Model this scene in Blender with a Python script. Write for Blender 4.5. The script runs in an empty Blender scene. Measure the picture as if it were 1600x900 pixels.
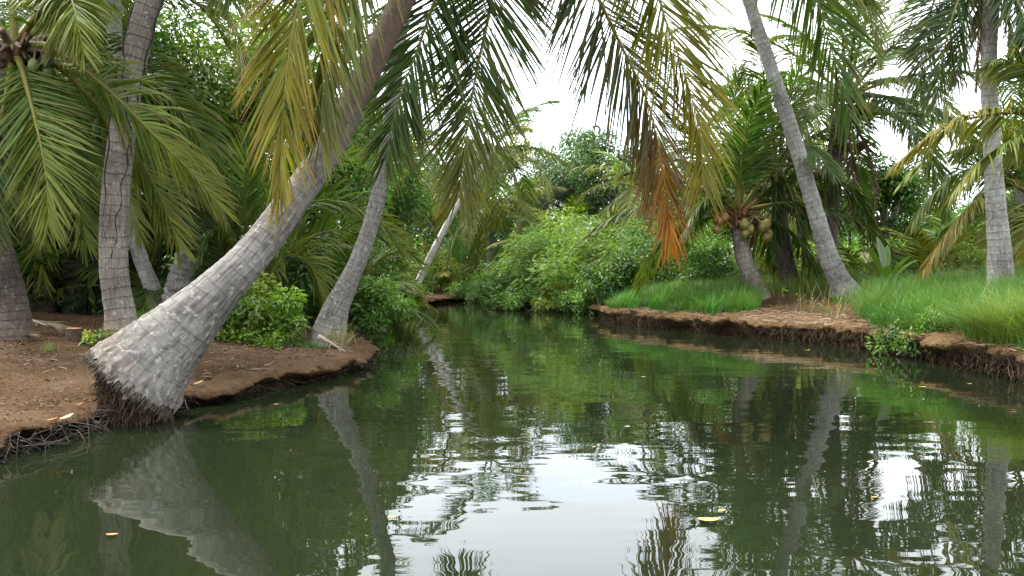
import bpy, math
import numpy as np
from mathutils import Vector
sc = bpy.context.scene
col = sc.collection
R = math.radians
rnd = np.random.default_rng
UP = np.array([0., 0., 1.])

# ------------------------------------------------------------------ helpers
def at(px, py, d):
    """a point d metres up the river, read off a 1600x900 survey picture taken 1 m above the water"""
    return np.array([(px - 800) / 1250 * d, d, 1 - (py - 430) / 1250 * d])

def nrm(a):
    return a / (np.linalg.norm(a, axis=-1, keepdims=True) + 1e-9)

def sstep(a, b, x):
    t = np.clip((x - a) / (b - a), 0, 1)
    return t * t * (3 - 2 * t)

def _hash(ix, iy, iz):
    h = (ix * 374761393 + iy * 668265263 + iz * 2147483647 + 1013904223).astype(np.int64) & 0xffffffff
    h = ((h ^ (h >> 13)) * 1274126177) & 0xffffffff
    h = (h ^ (h >> 16)) & 0xffff
    return h / 65535.0

def vn(P):
    i = np.floor(P).astype(np.int64); f = P - i; f = f * f * (3 - 2 * f)
    r = 0
    for dx in (0, 1):
        for dy in (0, 1):
            for dz in (0, 1):
                w = (f[:, 0] if dx else 1 - f[:, 0]) * (f[:, 1] if dy else 1 - f[:, 1]) * (f[:, 2] if dz else 1 - f[:, 2])
                r = r + w * _hash(i[:, 0] + dx, i[:, 1] + dy, i[:, 2] + dz)
    return r * 2 - 1

def fbm(P, o=4):
    s = 0; a = 1; P = np.asarray(P, float)
    for k in range(o):
        s = s + a * vn(P + 17.3 * k); P = P * 2.03; a *= .5
    return s

def spline(pts, n=60, extra=None):
    """Catmull-Rom through pts, resampled evenly; extra columns ride along"""
    P = np.asarray(pts, float)
    Q = np.vstack([2 * P[0] - P[1], P, 2 * P[-1] - P[-2]])
    out = []
    for i in range(1, len(Q) - 2):
        t = np.linspace(0, 1, 24, endpoint=False)[:, None]
        a, b, c, d = Q[i - 1], Q[i], Q[i + 1], Q[i + 2]
        out.append(.5 * (2 * b + (c - a) * t + (2 * a - 5 * b + 4 * c - d) * t * t + (3 * b - a - 3 * c + d) * t ** 3))
    out.append(P[-1:])
    C = np.vstack(out)
    L = np.concatenate([[0], np.cumsum(np.linalg.norm(np.diff(C[:, :3], axis=0), axis=1))])
    s = np.linspace(0, L[-1], n)
    return np.stack([np.interp(s, L, C[:, k]) for k in range(C.shape[1])], 1), L[-1]

def frames(P, s0=None):
    T = nrm(np.gradient(P, axis=0))
    S = np.zeros_like(P)
    s = np.cross(T[0], UP) if s0 is None else np.asarray(s0, float)
    if np.linalg.norm(s) < 1e-3: s = np.array([1., 0, 0])
    for i in range(len(P)):
        s = s - T[i] * (s @ T[i]); s = s / (np.linalg.norm(s) + 1e-9); S[i] = s
    return T, S, np.cross(S, T)

class MB:
    def __init__(self): self.V = []; self.F = {}; self.C = []; self.n = 0
    def add(self, V, F, C=None):
        V = np.asarray(V, float); F = np.asarray(F)
        self.F.setdefault(F.shape[1], []).append(F + self.n)
        self.V.append(V); self.n += len(V)
        if C is not None:
            C = np.asarray(C, float)
            if C.ndim == 1: C = np.tile(C, (len(V), 1))
            self.C.append(C)
        return self
    def build(self, name, mat, parent=None, uv=None, smooth=True):
        V = np.vstack(self.V)
        if parent is not None: V = V - np.array(parent.location)
        me = bpy.data.meshes.new(name)
        loops = []; starts = []; k0 = 0
        for k, L in self.F.items():
            A = np.vstack(L); loops.append(A.ravel()); starts.append(k0 + np.arange(len(A)) * k); k0 += A.size
        loops = np.concatenate(loops).astype(np.int32); starts = np.concatenate(starts).astype(np.int32)
        me.vertices.add(len(V)); me.vertices.foreach_set('co', V.astype(np.float32).ravel())
        me.loops.add(len(loops)); me.loops.foreach_set('vertex_index', loops)
        me.polygons.add(len(starts)); me.polygons.foreach_set('loop_start', starts)
        me.update(calc_edges=True); me.validate()
        if smooth: me.polygons.foreach_set('use_smooth', np.ones(len(me.polygons), bool))
        if self.C:
            C = np.vstack(self.C); C4 = np.ones((len(C), 4), np.float32); C4[:, :3] = np.clip(C, 0, 1)
            a = me.attributes.new('tint', 'FLOAT_COLOR', 'POINT'); a.data.foreach_set('color', C4.ravel())
        if uv is not None:
            u = me.uv_layers.new(name='UVMap'); u.data.foreach_set('uv', np.asarray(uv, np.float32).ravel())
        me.materials.append(mat)
        o = bpy.data.objects.new(name, me); col.objects.link(o)
        if parent is not None: o.parent = parent
        return o

def tag(o, label=None, cat=None, group=None, kind=None):
    if label: o['label'] = label
    if cat: o['category'] = cat
    if group: o['group'] = group
    if kind: o['kind'] = kind
    return o

def thing(name, label, cat, loc, group=None):
    o = bpy.data.objects.new(name, None); o.empty_display_size = .2
    o.location = Vector([float(v) for v in loc]); col.objects.link(o)
    return tag(o, label, cat, group)

def copy_thing(root, loc, rz, s, label, group=None):
    r = root.copy(); col.objects.link(r); r.location = Vector([float(v) for v in loc]); r.rotation_euler = (0, 0, rz)
    r.scale = (s, s, s) if np.isscalar(s) else s
    r['label'] = label
    if group: r['group'] = group
    for ch in list(root.children):
        c = ch.copy(); col.objects.link(c); c.parent = r
    return r

def tube(P, rad, sides=6, s0=None, cap=True):
    P = np.asarray(P, float); n = len(P); rad = np.broadcast_to(np.asarray(rad, float), (n,))
    T, S, N = frames(P, s0)
    a = np.arange(sides) / sides * 2 * np.pi
    V = P[:, None] + rad[:, None, None] * (np.cos(a)[None, :, None] * S[:, None] + np.sin(a)[None, :, None] * N[:, None])
    i = np.arange(n - 1)[:, None] * sides; j = np.arange(sides)[None]; k = (j + 1) % sides
    F = np.stack([i + j, i + k, i + sides + k, i + sides + j], -1).reshape(-1, 4)
    return V.reshape(-1, 3), F

# ------------------------------------------------------------------ materials
def mat(name):
    m = bpy.data.materials.new(name); m.use_nodes = True
    t = m.node_tree; t.nodes.clear()
    out = t.nodes.new('ShaderNodeOutputMaterial')
    def N(kind, **kw):
        n = t.nodes.new('ShaderNode' + kind)
        for k, v in kw.items():
            if k.startswith('_'): setattr(n, k[1:], v)
            else: n.inputs[k.replace('__', ' ')].default_value = v
        return n
    def L(a, b): t.links.new(a, b)
    return m, N, L, out

def ramp(N, L, src, stops):
    r = N('ValToRGB'); e = r.color_ramp.elements
    while len(e) > 1: e.remove(e[-1])
    e[0].position = stops[0][0]; e[0].color = (*stops[0][1], 1)
    for p, c in stops[1:]:
        k = e.new(p); k.color = (*c, 1)
    L(src, r.inputs[0]); return r.outputs[0]

def mixc(N, L, fac, a, b, mode='MIX'):
    m = N('MixRGB', _blend_type=mode)
    for s, v in ((m.inputs[0], fac), (m.inputs[1], a), (m.inputs[2], b)):
        if hasattr(v, 'is_linked'): L(v, s)
        else: s.default_value = v if np.isscalar(v) else (*v, 1)
    return m.outputs[0]

def leaf_mat(name, rough=.42, trans=.3, spec=.5, warm=(1.25, 1.2, .5), vscale=3.0):
    m, N, L, out = mat(name)
    at_ = N('Attribute', _attribute_name='tint')
    g = N('NewGeometry'); no = N('TexNoise', Scale=vscale, Detail=3.0); L(g.outputs['Position'], no.inputs['Vector'])
    v = ramp(N, L, no.outputs[0], [(.3, (.75, .78, .75)), (.7, (1.2, 1.15, 1.1))])
    c = mixc(N, L, 1.0, at_.outputs['Color'], v, 'MULTIPLY')
    p = N('BsdfPrincipled', Roughness=rough); p.inputs['Specular IOR Level'].default_value = spec
    L(c, p.inputs['Base Color'])
    tr = N('BsdfTranslucent'); L(mixc(N, L, 1.0, c, warm, 'MULTIPLY'), tr.inputs['Color'])
    mx = N('MixShader'); mx.inputs[0].default_value = trans
    L(p.outputs[0], mx.inputs[1]); L(tr.outputs[0], mx.inputs[2]); L(mx.outputs[0], out.inputs[0])
    return m

def bark_mat(name, light, dark, lichen=.5, ring=.085, base=(.12, .075, .045), base_h=.7, crack=1.0, rings=.6, upper=None):
    m, N, L, out = mat(name)
    uv = N('UVMap'); g = N('TexCoord')
    sx = N('SeparateXYZ'); L(uv.outputs[0], sx.inputs[0])
    n1 = N('TexNoise', Scale=6.0, Detail=4.0); L(g.outputs['Object'], n1.inputs['Vector'])
    n2 = N('TexNoise', Scale=22.0, Detail=5.0, Roughness=.7); L(g.outputs['Object'], n2.inputs['Vector'])
    n0 = N('TexNoise', Scale=2.2, Detail=3.0); L(g.outputs['Object'], n0.inputs['Vector'])
    # ring scars along the stem
    a = N('Math', _operation='MULTIPLY_ADD'); L(n1.outputs[0], a.inputs[0]); a.inputs[1].default_value = .07; L(sx.outputs[1], a.inputs[2])
    b = N('Math', _operation='DIVIDE'); L(a.outputs[0], b.inputs[0]); b.inputs[1].default_value = ring
    f = N('Math', _operation='FRACT'); L(b.outputs[0], f.inputs[0])
    rg = ramp(N, L, f.outputs[0], [(0, (.35,) * 3), (.07, (.55,) * 3), (.16, (1,) * 3), (.9, (.92,) * 3), (1, (.35,) * 3)])
    # fissures running along it
    mp = N('Mapping'); mp.inputs['Scale'].default_value = (34, 4.5, 1); L(uv.outputs[0], mp.inputs['Vector'])
    n3 = N('TexNoise', Scale=1.0, Detail=5.0, Roughness=.65); L(mp.outputs[0], n3.inputs['Vector'])
    c = ramp(N, L, n0.outputs[0], [(.3, dark), (.62, light)])
    c = mixc(N, L, .65, c, ramp(N, L, n2.outputs[0], [(.3, (.55, .53, .5)), (.65, (1.15, 1.15, 1.15))]), 'MULTIPLY')
    c = mixc(N, L, rings, c, rg, 'MULTIPLY')
    c = mixc(N, L, .55 * crack, c, ramp(N, L, n3.outputs[0], [(.36, (.35, .32, .3)), (.55, (1.08,) * 3)]), 'MULTIPLY')
    vo = N('TexNoise', Scale=24.0, Detail=3.0); L(g.outputs['Object'], vo.inputs['Vector'])
    li = ramp(N, L, vo.outputs[0], [(.58, (0,) * 3), (.70, (lichen,) * 3)])
    c = mixc(N, L, li, c, (.40, .39, .36))
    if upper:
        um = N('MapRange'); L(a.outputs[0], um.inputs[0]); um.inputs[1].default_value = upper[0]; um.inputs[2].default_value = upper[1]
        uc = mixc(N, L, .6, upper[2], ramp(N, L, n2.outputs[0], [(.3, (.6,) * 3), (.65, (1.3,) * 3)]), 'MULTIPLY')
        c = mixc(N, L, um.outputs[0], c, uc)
    # damp earthy stain climbing the foot
    bm = N('Math', _operation='MULTIPLY_ADD'); L(n0.outputs[0], bm.inputs[0]); bm.inputs[1].default_value = -1.6 * base_h; bm.inputs[2].default_value = 1.3 * base_h
    b2 = N('Math', _operation='SUBTRACT'); L(bm.outputs[0], b2.inputs[0]); L(sx.outputs[1], b2.inputs[1])
    bf = ramp(N, L, b2.outputs[0], [(0, (0,) * 3), (.35, (.75,) * 3)])
    c = mixc(N, L, bf, c, base)
    p = N('BsdfPrincipled', Roughness=.88); p.inputs['Specular IOR Level'].default_value = .25
    L(c, p.inputs['Base Color'])
    h = N('Math', _operation='MULTIPLY_ADD'); L(n3.outputs[0], h.inputs[0]); h.inputs[1].default_value = .8
    hr = N('Math', _operation='MULTIPLY'); L(rg, hr.inputs[0]); hr.inputs[1].default_value = min(1, rings * 1.6) * .8; L(hr.outputs[0], h.inputs[2])
    h2 = N('Math', _operation='MULTIPLY_ADD'); L(n2.outputs[0], h2.inputs[0]); h2.inputs[1].default_value = .7; L(h.outputs[0], h2.inputs[2])
    bp = N('Bump', Strength=.8, Distance=.012); L(h2.outputs[0], bp.inputs['Height']); L(bp.outputs[0], p.inputs['Normal'])
    L(p.outputs[0], out.inputs[0]); return m

def earth_mat(name, a, b, c_, scale=1.0, fine=(.045, .025, .014)):
    m, N, L, out = mat(name)
    g = N('NewGeometry')
    n1 = N('TexNoise', Scale=1.3 * scale, Detail=6.0, Roughness=.65); L(g.outputs['Position'], n1.inputs['Vector'])
    n2 = N('TexNoise', Scale=38.0 * scale, Detail=5.0, Roughness=.75); L(g.outputs['Position'], n2.inputs['Vector'])
    mp = N('Mapping'); mp.inputs['Scale'].default_value = (30, 30, 45); mp.inputs['Rotation'].default_value = (.2, .1, .6); L(g.outputs['Position'], mp.inputs['Vector'])
    vo = N('TexVoronoi', Scale=1.0); L(mp.outputs[0], vo.inputs['Vector'])
    c = ramp(N, L, n1.outputs[0], [(.32, a), (.5, b), (.7, c_)])
    c = mixc(N, L, .6, c, ramp(N, L, n2.outputs[0], [(.3, (.45, .42, .4)), (.7, (1.35, 1.3, 1.25))]), 'MULTIPLY')
    hs = N('HueSaturation'); hs.inputs['Saturation'].default_value = .5; hs.inputs['Value'].default_value = .55; L(vo.outputs['Color'], hs.inputs['Color'])
    c = mixc(N, L, .18, c, hs.outputs[0], 'OVERLAY')
    sz = N('SeparateXYZ'); L(g.outputs['Position'], sz.inputs[0])
    wz = N('Math', _operation='MULTIPLY_ADD'); L(n1.outputs[0], wz.inputs[0]); wz.inputs[1].default_value = -.10; L(sz.outputs[2], wz.inputs[2])
    c = mixc(N, L, 1.0, c, ramp(N, L, wz.outputs[0], [(.01, (.38, .36, .33)), (.055, (1, 1, 1))]), 'MULTIPLY')  # darker near the waterline: wet mud, plus undercut shade put into the colour
    p = N('BsdfPrincipled', Roughness=.95); p.inputs['Specular IOR Level'].default_value = .04; L(c, p.inputs['Base Color'])
    h = N('Math', _operation='ADD'); L(n2.outputs[0], h.inputs[0]); L(vo.outputs['Distance'], h.inputs[1])
    bp = N('Bump', Strength=.9, Distance=.03); L(h.outputs[0], bp.inputs['Height']); L(bp.outputs[0], p.inputs['Normal'])
    L(p.outputs[0], out.inputs[0]); return m

def tint_mat(name, rough=.8, spec=.3, bump=.4, scale=30):
    m, N, L, out = mat(name)
    at_ = N('Attribute', _attribute_name='tint'); g = N('NewGeometry')
    no = N('TexNoise', Scale=scale, Detail=4.0); L(g.outputs['Position'], no.inputs['Vector'])
    c = mixc(N, L, 1.0, at_.outputs['Color'], ramp(N, L, no.outputs[0], [(.3, (.6,) * 3), (.7, (1.3,) * 3)]), 'MULTIPLY')
    p = N('BsdfPrincipled', Roughness=rough); p.inputs['Specular IOR Level'].default_value = spec; L(c, p.inputs['Base Color'])
    bp = N('Bump', Strength=bump, Distance=.01); L(no.outputs[0], bp.inputs['Height']); L(bp.outputs[0], p.inputs['Normal'])
    L(p.outputs[0], out.inputs[0]); return m

M_FROND = leaf_mat('palm_leaf', .48, .34, .22)
M_LEAF = leaf_mat('broad_leaf', .48, .32, .35, (1.2, 1.25, .45), 1.2)
M_GRASS = leaf_mat('grass_blade', .5, .35, .35, (1.15, 1.2, .5), 2.0)
M_BARK = bark_mat('palm_bark_grey', (.20, .188, .17), (.105, .095, .083), .5, crack=1.3, rings=.4, base_h=.5)
M_BARK1 = bark_mat('palm_bark_silver', (.175, .163, .146), (.10, .09, .078), .38, crack=1.5, rings=.3, base_h=.28, upper=(1.9, 2.7, (.075, .052, .036)))  # upper stem: brown young bark with its backlit shade put into the colour
M_BARKB = bark_mat('palm_bark_brown', (.22, .195, .165), (.115, .097, .08), .4, .11, (.16, .085, .05), .8)
M_BARKW = bark_mat('palm_bark_pale', (.27, .26, .24), (.15, .14, .127), .5, .1, rings=.42)
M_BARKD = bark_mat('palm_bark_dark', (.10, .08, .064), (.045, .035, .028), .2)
M_WOOD = tint_mat('wood', .85, .25, .6, 18)
M_NUT = tint_mat('coconut_husk', .5, .4, .15, 12)
M_GROUND = earth_mat('ground_litter', (.052, .031, .016), (.085, .051, .027), (.118, .082, .052))
M_BANK = earth_mat('bank_earth', (.07, .042, .02), (.125, .078, .038), (.17, .118, .066), 1.3)

# ------------------------------------------------------------------ the river, its banks and the ground
shore_ctrl = [(-3.3, -60), (-3.3, -20), (-3.2, -3), (-3.0, 1), (-2.85, 3.2), (-2.76, 4.25), (-2.72, 4.85), (-2.66, 5.5), (-2.48, 6.15), (-2.2, 6.9),
              (-1.87, 7.8), (-1.66, 8.7), (-1.75, 9.5), (-2.2, 10.7), (-2.75, 12.6), (-2.85, 14.7), (-2.74, 17.1), (-2.67, 20.8), (-2.75, 25),
              (-2.6, 28.6), (-1.9, 30), (-1.0, 29.6), (-.75, 27), (-.45, 24.2), (.3, 22.8), (1.0, 21.8), (1.85, 20.6), (2.15, 18.6), (2.1, 16.9), (2.9, 14.8), (3.6, 13.3),
              (4.05, 12.4), (4.7, 11), (4.82, 10), (4.85, 8.7), (4.72, 7.4), (4.55, 5.5), (4.4, 3), (4.4, -3), (4.4, -20), (4.4, -60)]
SH, SHL = spline([(x, y, 0.) for x, y in shore_ctrl], 900)
SH = SH[:, :2]
# smooth corners a touch
for _ in range(3):
    SH[1:-1] = (SH[:-2] + 2 * SH[1:-1] + SH[2:]) / 4
POLY = SH

def sdist(x, y):
    """distance to the shoreline, positive on land"""
    x = np.atleast_1d(np.asarray(x, float)); y = np.atleast_1d(np.asarray(y, float))
    out = np.empty(len(x))
    A = POLY; B = np.roll(POLY, -1, 0)
    for s in range(0, len(x), 4000):
        px = x[s:s + 4000, None]; py = y[s:s + 4000, None]
        a = A[None, :-1]; ab = (B - A)[None, :-1]
        t = np.clip(((px - a[..., 0]) * ab[..., 0] + (py - a[..., 1]) * ab[..., 1]) / (ab ** 2).sum(-1), 0, 1)
        d = np.hypot(px - a[..., 0] - t * ab[..., 0], py - a[..., 1] - t * ab[..., 1]).min(1)
        c = (A[None, :, 1] > py) != (B[None, :, 1] > py)
        with np.errstate(divide='ignore', invalid='ignore'):
            xi = A[None, :, 0] + (py - A[None, :, 1]) / (B[None, :, 1] - A[None, :, 1]) * (B - A)[None, :, 0]
        ins = (c & (px < xi)).sum(1) % 2 == 1
        out[s:s + 4000] = np.where(ins, -d, d)
    return out

def edge_h(x, y):
    w = sstep(-1.6, 1.0, x)
    return (.12 + .05 * sstep(8, 12, y)) * (1 - w) + w * (.27 - .03 * sstep(15, 22, y))

def ztop(x, y, sd):
    w = sstep(-1.6, 1.0, x); d = np.maximum(sd, 0)
    l = .07 * np.minimum(d, 4) + .02 * np.clip(d - 4, 0, 12)
    r = .16 * np.minimum(d, 2.6) + .02 * np.clip(d - 2.6, 0, 10)
    P = np.stack([x, y, 0 * x], -1)
    return edge_h(x, y) + l * (1 - w) + r * w + .05 * np.clip(d, 0, 1) * fbm(P * .9, 3) + .012 * fbm(P * 5, 2)

def gz(x, y):
    x = np.atleast_1d(np.asarray(x, float)); y = np.atleast_1d(np.asarray(y, float))
    return ztop(x, y, sdist(x, y))

def on(px, d, dz=0.):
    x = (px - 800) / 1250 * d
    return np.array([x, d, float(gz(x, d)[0]) + dz])

def axis(dense0, dense1, step, far, growth):
    a = list(np.arange(dense0, dense1, step)); s = step
    lo = [dense0]; hi = [a[-1]]
    while hi[-1] < far: s *= growth; hi.append(hi[-1] + s)
    s = step
    while lo[-1] > -far: s *= growth; lo.append(lo[-1] - s)
    return np.array(lo[:0:-1] + a + hi[1:])
gx = axis(-9, 9, .13, 400, 1.25); gy = axis(-1, 32, .13, 400, 1.25)
X, Y = np.meshgrid(gx, gy); xf, yf = X.ravel(), Y.ravel()
sd = sdist(xf, yf)
zf = ztop(xf, yf, sd)
zf = zf * sstep(.12, .42, sd) + (-.7) * (1 - sstep(.12, .42, sd))
nx, ny = len(gx), len(gy)
I = (np.arange(ny - 1)[:, None] * nx + np.arange(nx - 1)[None]).ravel()
tag(MB().add(np.stack([xf, yf, zf], 1), np.stack([I, I + 1, I + nx + 1, I + nx], 1)).build('ground', M_GROUND), 'brown leaf-littered ground behind the river banks', kind='structure')

def bank(y0, y1, right):
    sel = (SH[:, 0] > -.9) if right else (SH[:, 0] <= -.9)
    line = SH[sel]; line = line[(line[:, 1] > -4)]
    P, ln = spline(np.c_[line, np.zeros(len(line))], int(65 / .045))
    T = nrm(np.gradient(P, axis=0)); inn = np.stack([-T[:, 1], T[:, 0], 0 * T[:, 0]], 1)
    test = P + inn * .1
    if (sdist(test[:, 0], test[:, 1]) < 0).mean() > .5: inn = -inn
    prof = np.array([(-.12, -.55), (.02, -.35), (.12, -.15), (.17, -.02), (.18, .12), (.17, .25), (.13, .36), (.07, .46), (.01, .58), (-.035, .70), (-.05, .80),
                     (-.035, .89), (.0, .955), (.05, 1.0), (.1, 1.02), (.15, 1.03), (.2, 1.03), (.26, 1.02), (.32, 1.01), (.38, 1.0), (.44, .98), (.5, .9), (.56, .7)])
    if not right: prof[:, 0] = np.where(prof[:, 1] < .6, prof[:, 0] * .55, prof[:, 0])
    n, k = len(P), len(prof)
    w1 = fbm(P * 1.1 + 5, 4) * .15
    V = P[:, None] + inn[:, None] * (prof[None, :, :1] + w1[:, None, None])
    V = V.reshape(-1, 3)
    h = edge_h(V[:, 0], V[:, 1]); sdv = np.tile(np.maximum(prof[:, 0], 0), n)
    zt = ztop(V[:, 0], V[:, 1], sdv)
    pz = np.tile(prof[:, 1], n)
    V[:, 2] = np.where(pz < 0, pz * .6, np.where(pz < .95, pz * h, zt * np.where(pz < 1, .5 + .5 * pz, 1) + .012))
    N_ = np.repeat(inn, k, 0)
    lip = np.tile(np.exp(-((prof[:, 1] - .75) / .35) ** 2), n)
    d = fbm(V * 3.2 + 3, 2) * .05 + fbm(V * 7, 4) * .055 + fbm(V * 19, 3) * .03
    V = V - N_ * (d * (.3 + lip))[:, None]; V[:, 2] += (fbm(V * 9 + 31, 3) * .022 + fbm(V * 2.6 + 11, 2) * .03) * (pz > .2) - .03 * np.tile(np.maximum(prof[:, 0] - .44, 0) / .1, n)
    i = np.arange(n - 1)[:, None] * k; j = np.arange(k - 1)[None]
    F = np.stack([i + j, i + k + j, i + k + j + 1, i + j + 1], -1).reshape(-1, 4)
    return MB().add(V, F), P, inn
mbL, PL, INL = bank(0, 0, False)
mbR, PR, INR = bank(0, 0, True)
tag(mbL.build('river_bank', M_GROUND), 'low brown left river bank with dark undercut edge', kind='structure')
tag(mbR.build('river_bank', M_BANK), 'orange-brown earthy right river bank with undercut lip', kind='structure')

# water: murky green, faint ripples
m, N, L, out = mat('river_water')
g = N('NewGeometry')
def rip(scale, sx, sy, det, rot=0):
    mp = N('Mapping'); mp.inputs['Scale'].default_value = (sx, sy, 1); mp.inputs['Rotation'].default_value = (0, 0, rot); L(g.outputs['Position'], mp.inputs['Vector'])
    n = N('TexNoise', Scale=scale, Detail=det, Roughness=.45); L(mp.outputs[0], n.inputs['Vector']); return n.outputs[0]
a = rip(1.5, .8, 1.3, 1.5, .15); b = rip(4.2, .55, 1.4, 1.5, -.1); c = rip(16.0, .5, 1.3, 1.0, .05)
patch = rip(.35, 1, 1, 2)
pm = ramp(N, L, patch, [(.42, (.25,) * 3), (.6, (1,) * 3)])
h1 = N('Math', _operation='MULTIPLY'); L(a, h1.inputs[0]); h1.inputs[1].default_value = 1.0
h2 = N('Math', _operation='MULTIPLY_ADD'); L(b, h2.inputs[0]); h2.inputs[1].default_value = .24; L(h1.outputs[0], h2.inputs[2])
h3a = N('Math', _operation='MULTIPLY'); L(c, h3a.inputs[0]); L(pm, h3a.inputs[1])
h3 = N('Math', _operation='MULTIPLY_ADD'); L(h3a.outputs[0], h3.inputs[0]); h3.inputs[1].default_value = .02; L(h2.outputs[0], h3.inputs[2])
bp = N('Bump', Strength=1.0, Distance=.0056); L(h3.outputs[0], bp.inputs['Height'])
p = N('BsdfPrincipled', Roughness=.012, IOR=1.41); p.inputs['Base Color'].default_value = (.0075, .0108, .0048, 1)
L(bp.outputs[0], p.inputs['Normal']); L(p.outputs[0], out.inputs[0])
M_WATER = m
wx = np.linspace(-14, 9, 24); wy = np.linspace(-60, 33, 94)
X, Y = np.meshgrid(wx, wy); I = (np.arange(93)[:, None] * 24 + np.arange(23)[None]).ravel()
tag(MB().add(np.stack([X.ravel(), Y.ravel(), 0 * X.ravel()], 1), np.stack([I, I + 1, I + 25, I + 24], 1)).build('river_water', M_WATER), 'still dark green river water mirroring palms and sky', kind='structure')

# ------------------------------------------------------------------ palms
G_DARK = ((.026, .060, .012), (.042, .078, .013)); G_MID = ((.042, .094, .016), (.082, .118, .017)); G_LITE = ((.070, .118, .016), (.13, .148, .02))
G_YEL = ((.088, .118, .013), (.16, .14, .013)); G_ORA = ((.16, .12, .025), (.34, .14, .018)); G_DEAD = ((.085, .055, .032), (.13, .085, .05))
G_FRESH = ((.050, .135, .018), (.09, .165, .024))

def frond(path, n=70, lmax=.8, w=.032, cols=G_MID, seed=0, a0=62, a1=22, droop=.5, vee=15, pet=.16, side=None, segs=4, fold=True, rr=.02, cmix=1.6,
          rach=(.16, .15, .035), ragged=.06, tipcol=None, hue=.2):
    r = rnd(seed); n = int(n * 1.6); w = w * .72
    P, ln = spline(path, 64)
    T, S, Nn = frames(P)
    if side is not None:
        s = np.asarray(side, float); w_ = sstep(.05, .45, np.linspace(0, 1, 64))[:, None]
        S2 = nrm(s - T * (T @ s)[:, None])
        if S2[0] @ S[0] < 0: S = -S
        S = nrm(S * (1 - w_) + S2 * w_); S = nrm(S - T * (S * T).sum(1)[:, None]); Nn = np.cross(S, T)
    if side is None:
        flip = np.where(Nn[:, 2].mean() < 0, -1, 1); Nn = Nn * flip
    mb = MB()
    sidx = np.linspace(0, 63, 20).astype(int); Pr = P[sidx]; sr = np.linspace(0, 1, 20)
    V, F = tube(Pr, rr * (1.5 * (1 - sr) ** 2.2 + .85 * (1 - sr) + .12), 5)
    cr = np.repeat(np.array(rach)[None] * (1 - .35 * sr[:, None]) + .35 * sr[:, None] * np.array(cols[1]), 5, 0)
    mb.add(V, F, cr)
    s = np.linspace(pet, 1, n); s = np.concatenate([s + r.normal(0, .3 / n, n), s + .5 / n + r.normal(0, .3 / n, n)]).clip(pet, .999)
    sg = np.repeat([1., -1.], n); m_ = 2 * n
    gapn = fbm(np.stack([s * 9 + seed, sg * 3, 0 * s], 1), 2)
    keep = (r.random(m_) > ragged) & ((gapn < .75) | (r.random(m_) < .35))
    s, sg = s[keep], sg[keep]; m_ = len(s)
    f = s * 63; i0 = np.minimum(f.astype(int), 62); t = (f - i0)[:, None]
    ip = lambda A: A[i0] * (1 - t) + A[i0 + 1] * t
    p, T_, S_, N_ = ip(P), nrm(ip(T)), nrm(ip(S)), nrm(ip(Nn))
    u = (s - pet) / (1 - pet)
    ang = np.radians(a0 + (a1 - a0) * u ** 1.2 + r.normal(0, 5.5, m_) + 7 * fbm(np.stack([s * 22 + seed * 3, sg * 5, 0 * s], 1), 2))
    vv = np.radians(vee + r.normal(0, 7, m_))
    d = np.cos(ang)[:, None] * T_ + np.sin(ang)[:, None] * (sg[:, None] * S_ * np.cos(vv)[:, None] + N_ * np.sin(vv)[:, None])
    le = lmax * np.interp(u, [0, .12, .35, .6, .85, 1], [.55, .85, 1, .92, .62, .4]) * (1 + r.normal(0, .09, m_)).clip(.6, 1.3)
    brk = r.random(m_) < .05; le = np.where(brk, le * r.uniform(.4, .8, m_), le)
    hz = np.sqrt(np.clip(1 - T_[:, 2] ** 2, 0, 1))
    brkd = np.where(r.random(m_) < .04, 3.0, 1.0); dr = brkd * droop * (.16 + .75 * hz ** 2) * (1 + r.normal(0, .2, m_)).clip(.3) * le / .8
    wd = nrm(T_ - d * (T_ * d).sum(1)[:, None])
    tw = np.radians(r.normal(18, 30, m_)) * sg
    nn = np.cross(wd, d)
    wd = wd * np.cos(tw)[:, None] + nn * np.sin(tw)[:, None]
    prof = np.array([.45, 1, .92, .6, .04]) if segs == 4 else np.array([.5, 1, .7, .04])
    W_ = w * (1 + r.normal(0, .12, m_)) * (.6 + .4 * le / lmax)
    q = p.copy(); k = 3 if fold else 2
    VV = np.zeros((m_, segs + 1, k, 3)); CC = np.zeros((m_, segs + 1, k, 3))
    c0, c1 = np.array(cols[0]), np.array(cols[1])
    mixv = np.clip(u ** cmix + r.normal(0, hue, m_), 0, 1)[:, None]
    cl = (c0 * (1 - mixv) + c1 * mixv) * (1 + r.normal(0, .12, m_))[:, None]
    tc = np.array(tipcol if tipcol is not None else (.14, .11, .035)); tipw = (r.random(m_) ** 1.4 * 1.0); scorch = (r.random(m_) < .05)[:, None]; cl = np.where(scorch, cl * .45 + np.array((.10, .07, .03)) * .55, cl)
    for j in range(segs + 1):
        nn = nrm(np.cross(wd, d))
        half = (W_ * prof[j])[:, None] * .5
        if fold:
            VV[:, j, 0] = q - wd * half; VV[:, j, 1] = q + nn * half * .55; VV[:, j, 2] = q + wd * half
        else:
            VV[:, j, 0] = q - wd * half; VV[:, j, 1] = q + wd * half
        x = (j / segs) ** 3; CC[:, j] = (cl * (1 - x * tipw[:, None]) + tc * x * tipw[:, None])[:, None]
        if j < segs:
            q = q + d * (le / segs)[:, None]
            d = nrm(d + np.array([0, 0, -1.]) * (dr * (.4 + .35 * j))[:, None])
            wd = nrm(wd - d * (wd * d).sum(1)[:, None])
    base = np.arange(m_)[:, None, None] * ((segs + 1) * k) + np.arange(segs)[None, :, None] * k + np.arange(k - 1)[None, None]
    F = np.stack([base, base + 1, base + k + 1, base + k], -1).reshape(-1, 4)
    mb.add(VV.reshape(-1, 3), F, CC.reshape(-1, 3))
    return mb

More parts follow.
